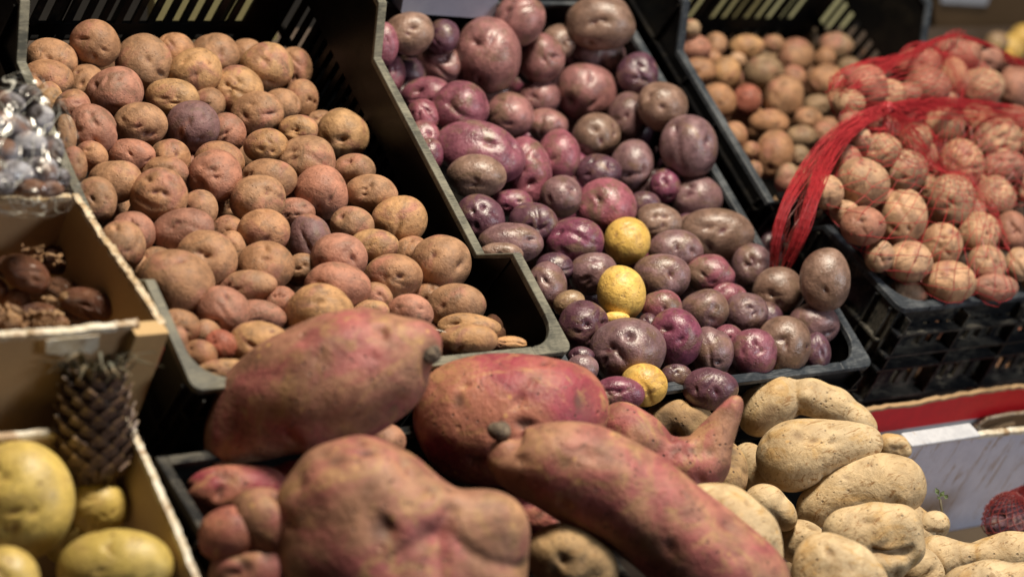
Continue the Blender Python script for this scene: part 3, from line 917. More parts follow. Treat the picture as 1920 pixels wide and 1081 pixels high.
star_tuber('sweet_potato', M_sweet, (1262, 850), [(1165, 800, 50, .01), (1200, 825, 56), (1262, 868, 52), (1300, 868, 52), (1335, 870, 38), (1338, 832, 34), (1352, 805, 27), (1364, 782, 20), (1374, 764, 15), (1381, 750, 10)], -.005, 5,
           'horn-shaped sweet potato pointing up beside the cream ones', group=SG, dents=12, k=.006, lump=.003)
star_tuber('sweet_potato', M_sweet, (492, 975), [(488, 960, 48), (500, 992, 52), (525, 1005, 46)], -.010, 6, 'small brown-pink sweet potato tucked left of the heart-shaped one', group=SG, dents=4)
star_tuber('sweet_potato', M_sweet_m, (422, 998), [(408, 1002, 30), (432, 996, 38), (458, 1002, 32)], -.025, 7, 'small reddish sweet potato with shiny chips by the crate edge', group=SG, dents=4)
star_tuber('sweet_potato', M_sweet_m, (400, 925), [(378, 920, 30), (410, 918, 38), (450, 925, 44, .01), (500, 920, 44, .02)], -.060, 8, 'dark red sweet potato deep in shade under the large one', group=SG, dents=4)
star_tuber('sweet_potato', M_sweet, (460, 1070), [(430, 1070, 38), (480, 1065, 42), (520, 1085, 50)], -.040, 9, 'rough pink sweet potato at the bottom edge near the black crate rim', group=SG, dents=6)
star_tuber('sweet_potato', M_sweet_m, (1000, 985), [(960, 960, 40), (1020, 970, 45), (1080, 1000, 40)], -.075, 10, 'shaded sweet potato deep between the heart-shaped and curved ones', group=SG, dents=4)
star_tuber('sweet_potato', M_sweet_m, (560, 915), [(520, 925, 44), (570, 905, 46)], -.055, 11, 'hidden reddish sweet potato under the heart-shaped one', group=SG, dents=2)
star_tuber('sweet_potato', M_sweet, (640, 860), [(560, 860, 44), (640, 850, 50), (720, 830, 40)], -.075, 12, 'shaded sweet potato below the large one resting over the crate rim', group=SG, dents=2)

star_tuber('cream_sweet_potato', M_cream, (1500, 755), [(1428, 758, 46), (1420, 785, 36), (1460, 748, 46), (1520, 742, 38), (1565, 760, 38), (1605, 785, 30), (1628, 802, 20)], -.055, 21,
           'cream sweet potato with a grey scar, topmost of the pale heap', group=CG, dents=8, dent=.003, k=.006, lump=.0025,
           creases=[(1488, 705, 1492, 775, .006, .006, .4), (1405, 800, 1440, 770, .012, .001, .9)])
star_tuber('cream_sweet_potato', M_cream, (1510, 850), [(1478, 858, 63), (1500, 850, 64), (1545, 838, 52), (1590, 830, 40), (1628, 828, 30)], -.052, 22,
           'pear-shaped cream sweet potato with fat left end, centre of the pale heap', group=CG, dents=8, dent=.003, k=.008, lump=.002)
star_tuber('cream_sweet_potato', M_cream, (1676, 834), [(1664, 832, 25), (1685, 834, 24), (1702, 848, 12)], -.070, 23, 'small tan sweet potato knob beside the white carton wall', group=CG, dents=3, k=.004, sub=4)
spine_tuber('cream_sweet_potato', M_cream, [(1494, 972, 20), (1530, 950, 40), (1590, 920, 56), (1650, 908, 62), (1700, 918, 60), (1735, 930, 46)], -.045, 24,
            'long tapering cream sweet potato with a purple-tinted tip pointing left', group=CG, dents=10, dent=.002, lump=.0025)
star_tuber('cream_sweet_potato', M_cream, (1640, 1010), [(1590, 1000, 50), (1640, 990, 46), (1690, 985, 40), (1700, 1030, 34), (1650, 1050, 55), (1600, 1060, 40)], -.025, 25,
           'folded knobbly cream sweet potato with a deep dark crease', group=CG, dents=6, dent=.003, k=.006, lump=.003, creases=[(1630, 1030, 1705, 1028, .005, .010, .9)])
star_tuber('cream_sweet_potato', M_cream, (1565, 1070), [(1545, 1050, 58), (1590, 1060, 50), (1560, 1100, 75), (1620, 1100, 50)], .0, 26,
           'rounded cream sweet potato with grey spots at the bottom edge, left of the folded one', group=CG, dents=8, dent=.003, k=.008, lump=.0025)
star_tuber('cream_sweet_potato', M_cream, (1750, 980), [(1740, 985, 24), (1757, 985, 24)], -.095, 27, 'small cream sweet potato below the green sprout', group=CG, dents=2, sub=4)
star_tuber('cream_sweet_potato', M_cream, (1840, 1045), [(1752, 1040, 42), (1790, 1050, 36), (1840, 1040, 38), (1890, 1035, 42), (1940, 1035, 40)], -.060, 28,
           'ridged cream sweet potato lying crosswise at the carton front', group=CG, dents=8, dent=.003, k=.007, lump=.0035, creases=[(1785, 1000, 1790, 1060, .006, .005, .4)])
star_tuber('cream_sweet_potato', M_cream, (1860, 1105), [(1800, 1105, 45), (1860, 1100, 54), (1930, 1100, 50)], -.030, 29,
           'cream sweet potato cut by the bottom right corner of the view', group=CG, dents=4, k=.008)
star_tuber('cream_sweet_potato', M_cream, (1370, 1000), [(1310, 965, 58), (1360, 975, 66), (1400, 1020, 72), (1390, 1080, 75), (1330, 1050, 70)], .0, 30,
           'big blurred cream sweet potato right behind the curved pink one', group=CG, dents=6, dent=.003, k=.010)
star_tuber('rough_tuber', M_rough, (1265, 790), [(1235, 785, 30), (1270, 785, 36), (1310, 790, 34)], -.070, 31, 'rough tan tuber under the small yellow potato', 'tuber', dents=8, sub=5)
star_tuber('rough_tuber', M_rough, (1355, 875), [(1340, 860, 46), (1355, 885, 42), (1350, 910, 30)], -.055, 32, 'rough brown tuber half hidden behind the horn-shaped sweet potato', 'tuber', dents=8)
star_tuber('cream_sweet_potato', M_cream, (1450, 950), [(1425, 935, 30), (1455, 950, 32), (1475, 975, 22)], -.060, 33, 'small cream sweet potato wedged below the pear-shaped one', group=CG, dents=4, sub=4)
star_tuber('rough_tuber', M_rough, (1062, 1050), [(1035, 1040, 50), (1072, 1045, 58), (1110, 1070, 56)], -.010, 34, 'dirty grey tuber in the gap below the curved sweet potato', 'tuber', dents=10)
star_tuber('cream_sweet_potato', M_cream, (1420, 880), [(1400, 850, 30), (1420, 890, 34), (1440, 920, 24)], -.110, 35, 'shaded cream sweet potato deep behind the pear-shaped one', group=CG, dents=2, sub=4)
star_tuber('cream_sweet_potato', M_cream, (1700, 985), [(1690, 970, 40), (1730, 1000, 36)], -.110, 36, 'shaded cream sweet potato under the long tapering one', group=CG, dents=2, sub=4)

star_tuber('cream_sweet_potato', M_cream, (1505, 1010), [(1490, 1005, 36), (1515, 1020, 36)], -.085, 37, 'cream sweet potato in shade between the rounded and the big blurred ones', group=CG, dents=2, sub=4)
star_tuber('cream_sweet_potato', M_cream, (1725, 1065), [(1715, 1060, 36), (1740, 1080, 36)], -.075, 38, 'cream sweet potato deep between the folded and the ridged ones', group=CG, dents=2, sub=4)
# a pale root thread lying on the front potatoes
th_ = depth(hit(830, 620, 2, .012))
rt = tag(empty('root_thread', at(830, 620, th_)), 'short white root thread lying on orange-brown potatoes behind the stem end', 'root thread')
q = MB(); q.tube([at(x, y, th_) - np.array(rt.location) for x, y in ((800, 614), (818, 617), (836, 622))], .0006, 6, rads=[.0003, .0008, .0004]); q.build('thread', flat('pale_root', (.6, .55, .45)), rt)
# sprout
sp = tag(empty('sprout', at(1768, 975, depth(hit(1768, 975, 2, -.09)))), 'small green leafy sprout growing by the white carton wall', 'sprout')
ts = depth(sp.location)
def rel(o, x, y, t): return at(x, y, t) - np.array(o.location)
q = MB(); q.tube([rel(sp, 1770, 975, ts), rel(sp, 1766, 955, ts), rel(sp, 1763, 935, ts)], .0014, 6)
q.build('stalk', flat('purple_green_stalk', (.10, .085, .05)), sp, smooth=True)
M_leaf = flat('green_sprout_leaf', (.10, .14, .05), .5)
for (x, y, dx, dy) in ((1766, 925, 8, -10), (1757, 920, -5, -12), (1774, 930, 7, 4), (1760, 932, -3, 3)):
    a = rel(sp, x - dx * .6, y - dy * .6, ts); b = rel(sp, x + dx * .6, y + dy * .6, ts)
    w = np.cross(b - a, CF); w = w / np.linalg.norm(w) * .0028
    q = MB(); m_ = (a + b) / 2 + CF * .0015
    q.add([a, m_ - w, b, m_ + w, a - CF * .0006, m_ - w - CF * .0006, b - CF * .0006, m_ + w - CF * .0006], [(0, 1, 2, 3), (7, 6, 5, 4), (0, 4, 5, 1), (1, 5, 6, 2), (2, 6, 7, 3), (3, 7, 4, 0)])
    q.build('leaf', M_leaf, sp)
# ------------------------------------------------------------------ red nets
def bag_net(name, L, label, knot_px, nφ, nθ, rad, mat, seed, center=None, gap=.0012, th0=.05, th1=2.3, k=.006, knot=True, group='red net bags of potatoes'):
    rng = np.random.default_rng(seed)
    C = np.array([at(d['x'], d['y'], d['t']) for d in L]); R = np.array([.5 * (d['rx'] + d['ry']) * d['t'] / F for d in L])
    c0 = C.mean(0) - CF * .02 if center is None else center
    K = at(knot_px[0], knot_px[1], knot_px[2])
    ax = K - c0; kl = np.linalg.norm(ax); ax /= kl
    e1 = np.cross(ax, CF); e1 /= np.linalg.norm(e1); e2 = np.cross(ax, e1)
    o = tag(empty(name, c0), label, 'net bag', group)
    th = np.linspace(th0, th1, nθ)
    nodes = np.zeros((nθ, nφ, 3))
    for i, a in enumerate(th):
        ph = (np.arange(nφ) + .5 * (i % 2)) * 2 * np.pi / nφ + rng.normal(size=nφ) * .015
        aa = a + rng.normal(size=nφ) * .012
        d = np.cos(aa)[:, None] * ax + np.sin(aa)[:, None] * (np.cos(ph)[:, None] * e1 + np.sin(ph)[:, None] * e2)
        nodes[i] = d
    def shell(Dr):
        r = np.full(len(Dr), .40)
        kk = k
        for _ in range(60):
            f = smin_field(c0 + Dr * r[:, None], C, R + gap, kk)
            r = r - np.maximum(f, 0) * .8
        return np.maximum(r, .02)
    flatn = nodes.reshape(-1, 3)
    r = shell(flatn).reshape(nθ, nφ)
    # net is taut: smooth the shell a little outward, and pull it in to the knot
    for _ in range(30):
        up_ = np.vstack([r[:1], r[:-1]]); dn_ = np.vstack([r[1:], r[-1:]])
        nb = (np.roll(r, 1, 1) + np.roll(r, -1, 1) + up_ + dn_) / 4
        r = np.maximum(r, nb * .992)
    w = np.exp(-(th / .16) ** 2)[:, None]
    r = r * (1 - w) + kl * w
    Pn = nodes * r[:, :, None]
    q = MB()
    for i in range(nθ - 1):
        for j in range(nφ):
            j2 = (j + 1) % nφ if i % 2 else (j - 1) % nφ
            for jj in (j, j2):
                a, b = Pn[i, j], Pn[i + 1, jj]
                m = (a + b) / 2
                # keep the middle of each strand on the surface too
                md = m / np.linalg.norm(m); rm = np.linalg.norm(m)
                q_ = [a, m * (1 + rng.uniform(-.002, .006)), b]
                q.tube(q_, rad, 4)
        if i:
            pass
    for i in range(nθ):                     # knots of the netting
        for j in range(nφ):
            p = Pn[i, j]
            if th[i] > .25 and (p @ CF) > -.06:
                s = rad * 1.9
                V = [p + s * v for v in np.array([[1, 0, 0], [-1, 0, 0], [0, 1, 0], [0, -1, 0], [0, 0, 1], [0, 0, -1]])]
                q.add(V, [(0, 2, 4), (2, 1, 4), (1, 3, 4), (3, 0, 4), (2, 0, 5), (1, 2, 5), (3, 1, 5), (0, 3, 5)])
    q.build('net', mat, o)
    return o, K, c0

tk = float(np.mean([d['t'] for d in NETA]))
kn = 2.895
bagA, KA, cA = bag_net('net_bag', NETA + f4[:0], 'red net bag of tan potatoes with knotted neck, on the ribbed crate', (1665, 203, kn), 42, 38, .00032, M_net, 3)
bagB, KB, cB = bag_net('net_bag', NETB, 'second red net bag of potatoes, out of focus behind the knotted one', (1562, 178, 2.915), 40, 32, .00036, M_net, 4, k=.012)

def strands(name, path, widths, n, seed, mat, parent, rad=.0005, thick=.004, loops=0):
    """a bundle of net strands following a path of (px, py, depth), spread over the given half widths in pixels"""
    rng = np.random.default_rng(seed)
    P = np.array([at(*p) for p in path]); Wd = np.array([w * p[2] / F for w, p in zip(widths, path)])
    m = len(P); u = np.linspace(0, m - 1, 26)
    Kp = np.vstack([2 * P[0] - P[1], P, 2 * P[-1] - P[-2]]); Wp = np.r_[Wd[0], Wd, Wd[-1]]
    S = []; WW = []
    for a in u:
        i = min(int(a), m - 2); f = a - i
        w = np.array([-.5 * f + f * f - .5 * f ** 3, 1 - 2.5 * f * f + 1.5 * f ** 3, .5 * f + 2 * f * f - 1.5 * f ** 3, -.5 * f * f + .5 * f ** 3])
        S.append(w @ Kp[i:i + 4]); WW.append(abs(w @ Wp[i:i + 4]))
    S = np.array(S); WW = np.array(WW)
    T = np.gradient(S, axis=0); T /= np.linalg.norm(T, axis=1)[:, None]
    A = np.cross(T, CF); A /= np.linalg.norm(A, axis=1)[:, None]
    q = MB(); off = np.array(parent.location)
    for s_ in range(n):
        a0 = rng.uniform(-1, 1); ph = rng.uniform(0, 6.28); fr = rng.uniform(1.5, 5)
        off_a = a0 + .22 * np.sin(fr * np.linspace(0, 1, 26) * 3 + ph)
        b = rng.uniform(-1, 1) * thick + .001 * np.sin(np.linspace(0, 14, 26) + ph)
        Q = S + A * (np.clip(off_a, -1.05, 1.05) * WW)[:, None] + CF * (b * np.clip(WW / .004, .3, 1))[:, None]
        lo = rng.integers(0, 3); hi = 26 - rng.integers(0, 4)
        q.tube(Q[lo:hi] - off, rad, 4)
    return q.build(name, mat, parent)

def dpx(x, y, z): return depth(hit(x, y, 2, z))
tail1 = [(1665, 203, 2.89), (1612, 226, 2.86), (1562, 262, 2.825), (1515, 315, 2.79), (1478, 375, 2.755), (1456, 440, 2.75), (1450, 503, 2.768)]
strands('neck', tail1, (13, 15, 17, 15, 10, 9, 8), 70, 8, M_net, bagA, rad=.00027)
tail2 = [(1640, 214, 2.875), (1580, 258, 2.825), (1545, 312, 2.785), (1524, 372, 2.755), (1502, 438, 2.75), (1472, 503, 2.768)]
strands('neck', tail2, (9, 14, 15, 13, 13, 9), 66, 9, M_net, bagA, rad=.00027)
# loose sheet between the two bunches
strands('neck', [(1545, 300, 2.80), (1502, 375, 2.765), (1480, 440, 2.755), (1463, 500, 2.768)], (12, 22, 20, 10), 16, 12, M_netd, bagA, rad=.00035)
# gathered rim of the bag running right from the knot
def bt(x, y, z): return (x, y, dpx(x, y, z))
strands('gathered_edge', [(1668, 200, 2.89), (1720, 196, 2.915), (1790, 196, 2.955), (1860, 203, 2.99), (1935, 218, 3.02)], (9, 13, 13, 14, 16), 50, 10, M_net, bagA, rad=.00022)
strands('gathered_edge', [(1668, 205, 2.89), (1700, 214, 2.90), (1760, 210, 2.935), (1860, 219, 2.985), (1935, 236, 3.01)], (8, 16, 14, 15, 16), 26, 14, M_net, bagA, rad=.0002)
q = MB()
rngk = np.random.default_rng(5)
for i in range(26):                         # the knot itself: turns of net wound round the neck
    a = rngk.normal(size=3); a /= np.linalg.norm(a); b = np.cross(a, rngk.normal(size=3)); b /= np.linalg.norm(b); c = np.cross(a, b)
    th = np.linspace(0, 2 * np.pi, 18)
    rr = rngk.uniform(.005, .0085)
    q.tube((KA - cA) + (np.cos(th)[:, None] * b + np.sin(th)[:, None] * c * .8) * rr + a * rngk.normal() * .002, .0011, 5)
q.build('knot', M_net, bagA, smooth=True)
# bunched edge lines of the rear bag
tb = lambda x, y: (x, y, float(np.mean([d['t'] for d in NETB])) - .045)
strands('gathered_edge', [(1575, 182, 2.90), (1640, 138, 2.95), (1700, 105, 3.005), (1760, 74, 3.055), (1800, 66, 3.085)], (5, 7, 6, 4, 3), 34, 11, M_net, bagB, rad=.0003)
strands('gathered_edge', [(1800, 66, 3.085), (1850, 84, 3.105), (1890, 108, 3.125), (1935, 128, 3.145)], (3, 4, 7, 9), 34, 13, M_net, bagB, rad=.0003)

# small dark net bag in the white carton, lower right
ND = parse("1890 958 34 30 d;1912 990 36 30 d;1940 945 40 34 d;1868 985 22 20 d")
for d in ND: d['t'] = depth(hit(d['x'], d['y'], 2, -.13)) + d['push']
settle(ND, (1, -.1, -.13), (0, 0, 1))
nm = ['upper left one', 'lower one', 'one cut by the view edge', 'smallest one']
for d, s_ in zip(ND, nm):
    d['label'] = 'reddish potato in dark net bag in white carton, ' + s_
    place(d, 'netted_potato', M_brown, 'potatoes in the dark net bag')
bag_net('net_bag', ND, 'small dark red net bag of potatoes in the white carton', (1935, 900, depth(hit(1935, 900, 2, -.09))), 34, 24, .00055, M_netd, 6, k=.010)
# ------------------------------------------------------------------ cartons
def wall_between(name, a, b, zb, T, mat, parent, edge=True, nrm=1, ragged=.0, seed=0, edgemat=None, top_h=.0035):
    """an upright cardboard panel whose top edge runs from a to b (world points), with a separate torn top edge"""
    a = np.array(a, float); b = np.array(b, float)
    d = b - a; d2 = np.array([-d[1], d[0], 0]); d2 = d2 / np.linalg.norm(d2) * T * nrm
    off = np.array(parent.location)
    q = MB(); n = 40
    rng = np.random.default_rng(seed)
    rag = np.cumsum(rng.normal(size=n + 1)) * ragged; rag -= np.linspace(rag[0], rag[-1], n + 1)
    rag += rng.normal(size=n + 1) * ragged * .7
    V = []
    for i in range(n + 1):
        p = a + d * i / n - off; z = p[2] - top_h + rag[i]
        for w in (0, 1):
            V.append((p[0] + d2[0] * w, p[1] + d2[1] * w, z)); V.append((p[0] + d2[0] * w, p[1] + d2[1] * w, zb - off[2]))
    Fc = []
    for i in range(n):
        k_ = 4 * i
        Fc += [(k_, k_ + 1, k_ + 5, k_ + 4), (k_ + 2, k_ + 6, k_ + 7, k_ + 3), (k_, k_ + 4, k_ + 6, k_ + 2), (k_ + 1, k_ + 3, k_ + 7, k_ + 5)]
    Fc += [(0, 2, 3, 1), (4 * n, 4 * n + 1, 4 * n + 3, 4 * n + 2)]
    q.add(V, Fc)
    o = q.build(name, mat, parent)
    if edge:
        e = MB(); V = []
        for i in range(n + 1):
            p = a + d * i / n - off; z = p[2] - top_h + rag[i] + .0002
            j1, j2, j3 = rng.uniform(0, .0016, 3) + .0004
            for w, zz in ((-.12 - j1 / T * .3, 0), (1.12 + j2 / T * .3, 0), (1.08, top_h + j3), (-.08, top_h + j2)):
                V.append((p[0] + d2[0] * w, p[1] + d2[1] * w, z + zz))
        Fc = []
        for i in range(n):
            k_ = 4 * i
            for s_ in range(4): Fc.append((k_ + s_, k_ + (s_ + 1) % 4, k_ + 4 + (s_ + 1) % 4, k_ + 4 + s_))
        Fc += [(3, 2, 1, 0), (4 * n, 4 * n + 1, 4 * n + 2, 4 * n + 3)]
        e.add(V, Fc)
        e.build('torn_edge', edgemat or M_edge, o)
    return o

# date box: right wall runs along the left crate
XA = -.016
cA1 = hit(310, 607, 0, XA); cA0 = hit(148, 370, 0, XA)
boxA = tag(empty('cardboard_box', (-.2, .13, -.15)), 'brown cardboard box of dates with torn corrugated edges, above the pale potatoes', 'box')
zA = -.085
wall_between('side_wall', cA1, cA0 + np.array([0, .004, 0]), zA, .006, M_cardlit, boxA, ragged=.0006, seed=1)
bk = cA0 + np.array([-.001, 0, 0])
wall_between('back_wall', bk + np.array([-.0065, 0, 0]), bk + np.array([-.40, -.004, .004]), zA, .006, M_card, boxA, ragged=.0003, seed=2, nrm=-1)
fr = hit(262, 607, 1, cA1[1] - .002); frL = hit(-60, 640, 1, cA1[1] - .002)
zB0 = float(hit(60, 820, 1, cA1[1] - .002)[2])
wall_between('front_wall', fr, frL, zB0, .006, M_card, boxA, ragged=.0004, seed=3, edgemat=M_torn, nrm=-1)
# doubled corner post
pa = hit(262, 610, 1, cA1[1] - .012); pb = hit(318, 632, 1, cA1[1] - .012)
mb = MB(); L0 = np.array(boxA.location)
mb.box(pa[0] - L0[0], pb[0] - L0[0] - .002, cA1[1] - .012 - L0[1], cA1[1] + .006 - L0[1], zB0 - .02 - L0[2], pb[2] + .006 - L0[2])
mb.build('corner_post', M_cardlit, boxA, bevel=.001)
mb = MB(); mb.box(-.24, cA0[0] - L0[0] - .008, cA1[1] - L0[1] + .006, cA0[1] - L0[1] - .007, zA - L0[2] - .004, zA - L0[2])
mb.build('base', M_card, boxA)
mb = MB(); p0_ = hit(304, 654, 1, cA1[1] - .0125); p1_ = hit(317, 690, 1, cA1[1] - .0125)
mb.box(pb[0] - L0[0] - .0019, pb[0] - L0[0] - .0009, cA1[1] - .011 - L0[1], cA1[1] + .004 - L0[1], p1_[2] - L0[2], p0_[2] - L0[2])
mb.build('red_print', M_redsticker, boxA)
# torn white label
ql = MB(); rngl = random.Random(4)
c_ = [hit(x, y, 1, cA1[1] - .0026 - .006) for x, y in ((86, 637), (120, 632), (150, 630), (186, 627), (184, 650), (172, 662), (150, 657), (128, 667), (104, 662), (85, 660))]
n_ = len(c_); V = [c - L0 for c in c_] + [c - L0 - np.array([0, .0009, 0]) for c in c_]
ql.add(V, [tuple(range(n_)), tuple(range(2 * n_ - 1, n_ - 1, -1))] + [(i, i + n_, (i + 1) % n_ + n_, (i + 1) % n_) for i in range(n_)])
ql.build('torn_label', M_torn, boxA)

# potato box, lower left
boxB = tag(empty('cardboard_box', (-.25, -.12, -.2)), 'pale cardboard box with big yellow potatoes and a scaly cone in it', 'box')
zt = -.030
b1 = hit(243, 782, 2, zt); b0 = hit(385, 1110, 2, zt)
wall_between('side_wall', b0, b1, -.26, .0055, M_cardcream, boxB, ragged=.0006, seed=5, edgemat=M_torn)
wall_between('side_wall', b0 + np.array([-.42, 0, 0]), b1 + np.array([-.42, 0, 0]), -.26, .0055, M_cardcream, boxB, seed=6, edgemat=M_torn)
bb = hit(238, 800, 1, b1[1] + .004); 
wall_between('back_wall', b1 + np.array([-.007, .001, -.012]), b1 + np.array([-.41, .001, -.006]), -.26, .0055, M_cardcream, boxB, seed=7, ragged=.0004, edgemat=M_torn, nrm=-1)
mb = MB(); mb.box(-.20, .17, -.12, .10, -.063, -.058); mb.build('base', M_cardcream, boxB)

# near white carton on the right with the cream sweet potatoes
yC = -.105
whC = tag(empty('white_carton', (.9, -.25, -.2)), 'white carton with scuffed bluish inside wall and cream sweet potatoes in it', 'carton')
a = hit(1640, 838, 1, yC); b = hit(1990, 800, 1, yC)
wall_between('back_wall', a, b, float(hit(1830, 985, 1, yC)[2]), .006, M_whitewall, whC, ragged=.0004, seed=8, edgemat=M_torn)
zf = float(hit(1830, 985, 1, yC)[2])
mb = MB(); Lw = np.array(whC.location)
mb.box(-.34, .42, yC - .32 - Lw[1], yC - .001 - Lw[1], zf - .005 - Lw[2], zf - Lw[2]); mb.build('base', M_card, whC)
# folded flap on top of the wall
f0 = hit(1706, 832, 1, yC - .008); f1_ = hit(1832, 818, 1, yC - .008)
mb = MB(); mb.box(f0[0] - Lw[0], f1_[0] - Lw[0], yC - .012 - Lw[1], yC + .010 - Lw[1], f0[2] - .003 - Lw[2], f0[2] + .0015 - Lw[2])
mb.build('flap', M_whiteflap, whC, bevel=.002)

# far carton with the red print
yR = -.035
rc = tag(empty('red_banded_carton', (1.1, yR, -.25)), 'pale grey carton with a red printed band under the ribbed crate', 'carton')
a = hit(1600, 772, 1, yR); b = hit(2000, 716, 1, yR)
a2 = hit(1600, 812, 1, yR); b2 = hit(2000, 752, 1, yR)
wall_between('front_wall', a2, b2, -.50, .005, M_greywall, rc, edge=False, nrm=1)
wall_between('red_band', a + np.array([0, -.0005, 0]), b + np.array([0, -.0005, 0]), min(a2[2], b2[2]) - .004, .0045, M_redprint, rc, ragged=.0009, seed=9, nrm=1, edgemat=M_card, top_h=.0018)
# hand hole with torn brown edges
hc = [hit(x, y, 1, yR - .0075) for x, y in ((1826, 800), (1850, 783), (1890, 775), (1960, 768), (1960, 798), (1900, 802), (1862, 808))]
Lr = np.array(rc.location)
q = MB(); q.tube([p - Lr for p in hc + hc[:1]], .0022, 6); o_ = q.build('hand_hole_edge', M_edge, rc)
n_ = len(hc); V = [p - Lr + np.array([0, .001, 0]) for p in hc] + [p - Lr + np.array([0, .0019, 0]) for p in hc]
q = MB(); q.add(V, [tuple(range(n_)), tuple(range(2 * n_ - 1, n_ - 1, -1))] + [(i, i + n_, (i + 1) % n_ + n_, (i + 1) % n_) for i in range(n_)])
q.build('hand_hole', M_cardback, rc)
q = MB(); q.tube([hit(1850, 806, 1, yR - .010) - Lr, hit(1880, 796, 1, yR - .010) - Lr, hit(1900, 792, 1, yR - .010) - Lr], .0030, 6)
q.build('torn_tongue', M_card, rc)

# black crate holding the sweet potatoes
zc = -.040
cf = hit(312, 862, 2, zc); cn = hit(412, 1085, 2, zc)
crate('plastic_crate', 'black plastic crate under the pink sweet potatoes, its left rim beside the pale cardboard box',
      (float(cf[0]) - .002, -.46, zc), .40, .435, .20, s=.1, rimmat=M_blk2, tilted=False, back=False, h=.012, e=.02)

# ------------------------------------------------------------------ big yellow potatoes, lower left
BIG = parse("36 938 104 113 w 0;183 950 55 54 w;216 1064 109 74 w;8 1090 66 68 w")
for d, z in zip(BIG, (-.075, -.088, -.060, -.055)): d['t'] = depth(hit(d['x'], d['y'], 2, z))
bl = ['biggest upright pale yellow potato with dark eyes at the left edge', 'smaller round yellow potato right below the scaly cone',
      'wide yellow potato at the bottom edge beside the box wall', 'yellow potato cut by the bottom left corner']
for d, l in zip(BIG, bl):
    d['label'] = l
    place(d, 'yellow_potato', M_white, 'large yellow potatoes in the pale box', sub=5, lump=.045, eye_depth=.030, crease=0, big_eye=.8, n_eyes=14)
for (x, y, r, z, l) in ((130, 1000, 60, -.185, 'hidden yellow potato under the two biggest ones'),):
    d = dict(x=x, y=y, rx=r, ry=r, c='w', ang=0, push=0, t=depth(hit(x, y, 2, z)), label=l)
    place(d, 'yellow_potato', M_white, 'large yellow potatoes in the pale box', lump=.045, eye_depth=.028, crease=0)

# ------------------------------------------------------------------ dates
def date_mat():
    k = NT('glossy_date_skin'); v = k.coords()
    n = k.noise(v, 40, 4, .6); w = k.noise(v, 120, 5, .7, 1.5)
    c = k.mix(k.ramp(n, .35, .65), k.oi.outputs['Color'], (0.18, 0.075, 0.032))
    c = k.mix(k.ramp(w, .58, .7, 0, .55), c, (0.26, 0.15, 0.075))
    k.link(c, k.b.inputs['Base Color']); k.link(k.ramp(w, .35, .65, .30, .62), k.b.inputs['Roughness'])
    k.b.inputs['Coat Weight'].default_value = .08; k.b.inputs['Coat Roughness'].default_value = .18
    k.bump(w, .9, .005)
    return k.m
M_date = date_mat(); M_husk = paper_mat('papery_husk', (0.33, 0.20, 0.10), (0.20, 0.10, 0.045), None, .7)
M_date_b = None
DT = parse("""48 512 50 33 b -28 -22;168 570 56 30 b -14 -22;105 488 30 26 d -40 15;14 500 28 22 d;118 548 38 26 d -35 20;70 590 48 24 d 0 5;135 598 40 20 g 0 10;30 565 28 26 r 0 15;12 600 30 24 k 0 5;
95 605 36 18 k;75 540 36 26 d 0 30;150 530 36 26 d 10 30;20 475 34 24 d 0 30;-8 545 26 26 r 0 20;205 602 30 18 d""")
for d in DT: d['t'] = depth(hit(d['x'], d['y'], 2, -.035))
settle(DT, (0, .1, -.035), (0, -.08, 1), tight=.8)
dl = ['big glossy brown date with wrinkled skin at left of the cardboard box', 'long shiny date beside the tan box wall', 'dark date under a dry husk by the box corner',
      'dark date at the left edge of the view', 'dusky date between the two glossy ones', 'dull date low in front of the big glossy one', 'greyish date behind the front box edge',
      'reddish date half covered by husk', 'crinkled date at the lower left of the box', 'tan date against the front box edge', 'dark date peeping under the big glossy one',
      'small dark date behind the long shiny one', 'dark date at the back left of the box', 'reddish date cut by the left edge of the view', 'dark date tip in the front right box corner']
DCOL = {'b': (.15, .050, .024), 'd': (.08, .033, .028), 'g': (.20, .12, .11), 'r': (.34, .14, .06), 'k': (.40, .23, .11)}
for d, l in zip(DT, dl):
    d['label'] = l
    o = place(d, 'date', M_date, 'dates in the cardboard box', lump=.12, eye_depth=.07, crease=.12)
    o['category'] = 'date'; o.color = (*DCOL[d['c']], 1)
def crumple(name, x, y, t, sx, sy, seed, mat, parent=None, label=None, cat=None, petals=5):
    rng = np.random.default_rng(seed); q = MB(); C = at(x, y, t)
    for _ in range(petals):
        a = rng.uniform(0, 6.28); L_ = rng.uniform(.5, 1.0)
        d1 = (math.cos(a) * CR * sx + math.sin(a) * CU * sy) * t / F * L_
        w = np.cross(d1, CF); w = w / np.linalg.norm(w) * np.linalg.norm(d1) * rng.uniform(.12, .26)
        rows = []
        d1 = d1 + CF * rng.normal() * .006 * 1.2
        for i, f in enumerate(np.linspace(0, 1, 6)):
            c = d1 * f + CF * (.003 * math.sin(f * 3) + rng.normal() * .0012)
            ww = w * (math.sin(.25 + f * 2.6)) * (1 + rng.normal() * .12)
            rows.append((c - ww + CF * rng.normal() * .001, c + CF * .0012, c + ww + CF * rng.normal() * .001))
        V = [p for r_ in rows for p in r_]; V += [p - CF * .0004 for p in V]
        Fc = []
        for i in range(5):
            for j in range(2):
                k_ = i * 3 + j
                Fc += [(k_, k_ + 1, k_ + 4, k_ + 3), (k_ + 18 + 3, k_ + 18 + 4, k_ + 18 + 1, k_ + 18)]
        q.add(V, Fc)
    o = q.build(name, mat, parent, loc=C)
    if parent is not None: o.location = [float(c) for c in C - np.array(parent.location)]
    if label: tag(o, label, cat)
    return o
td = DT[0]['t']
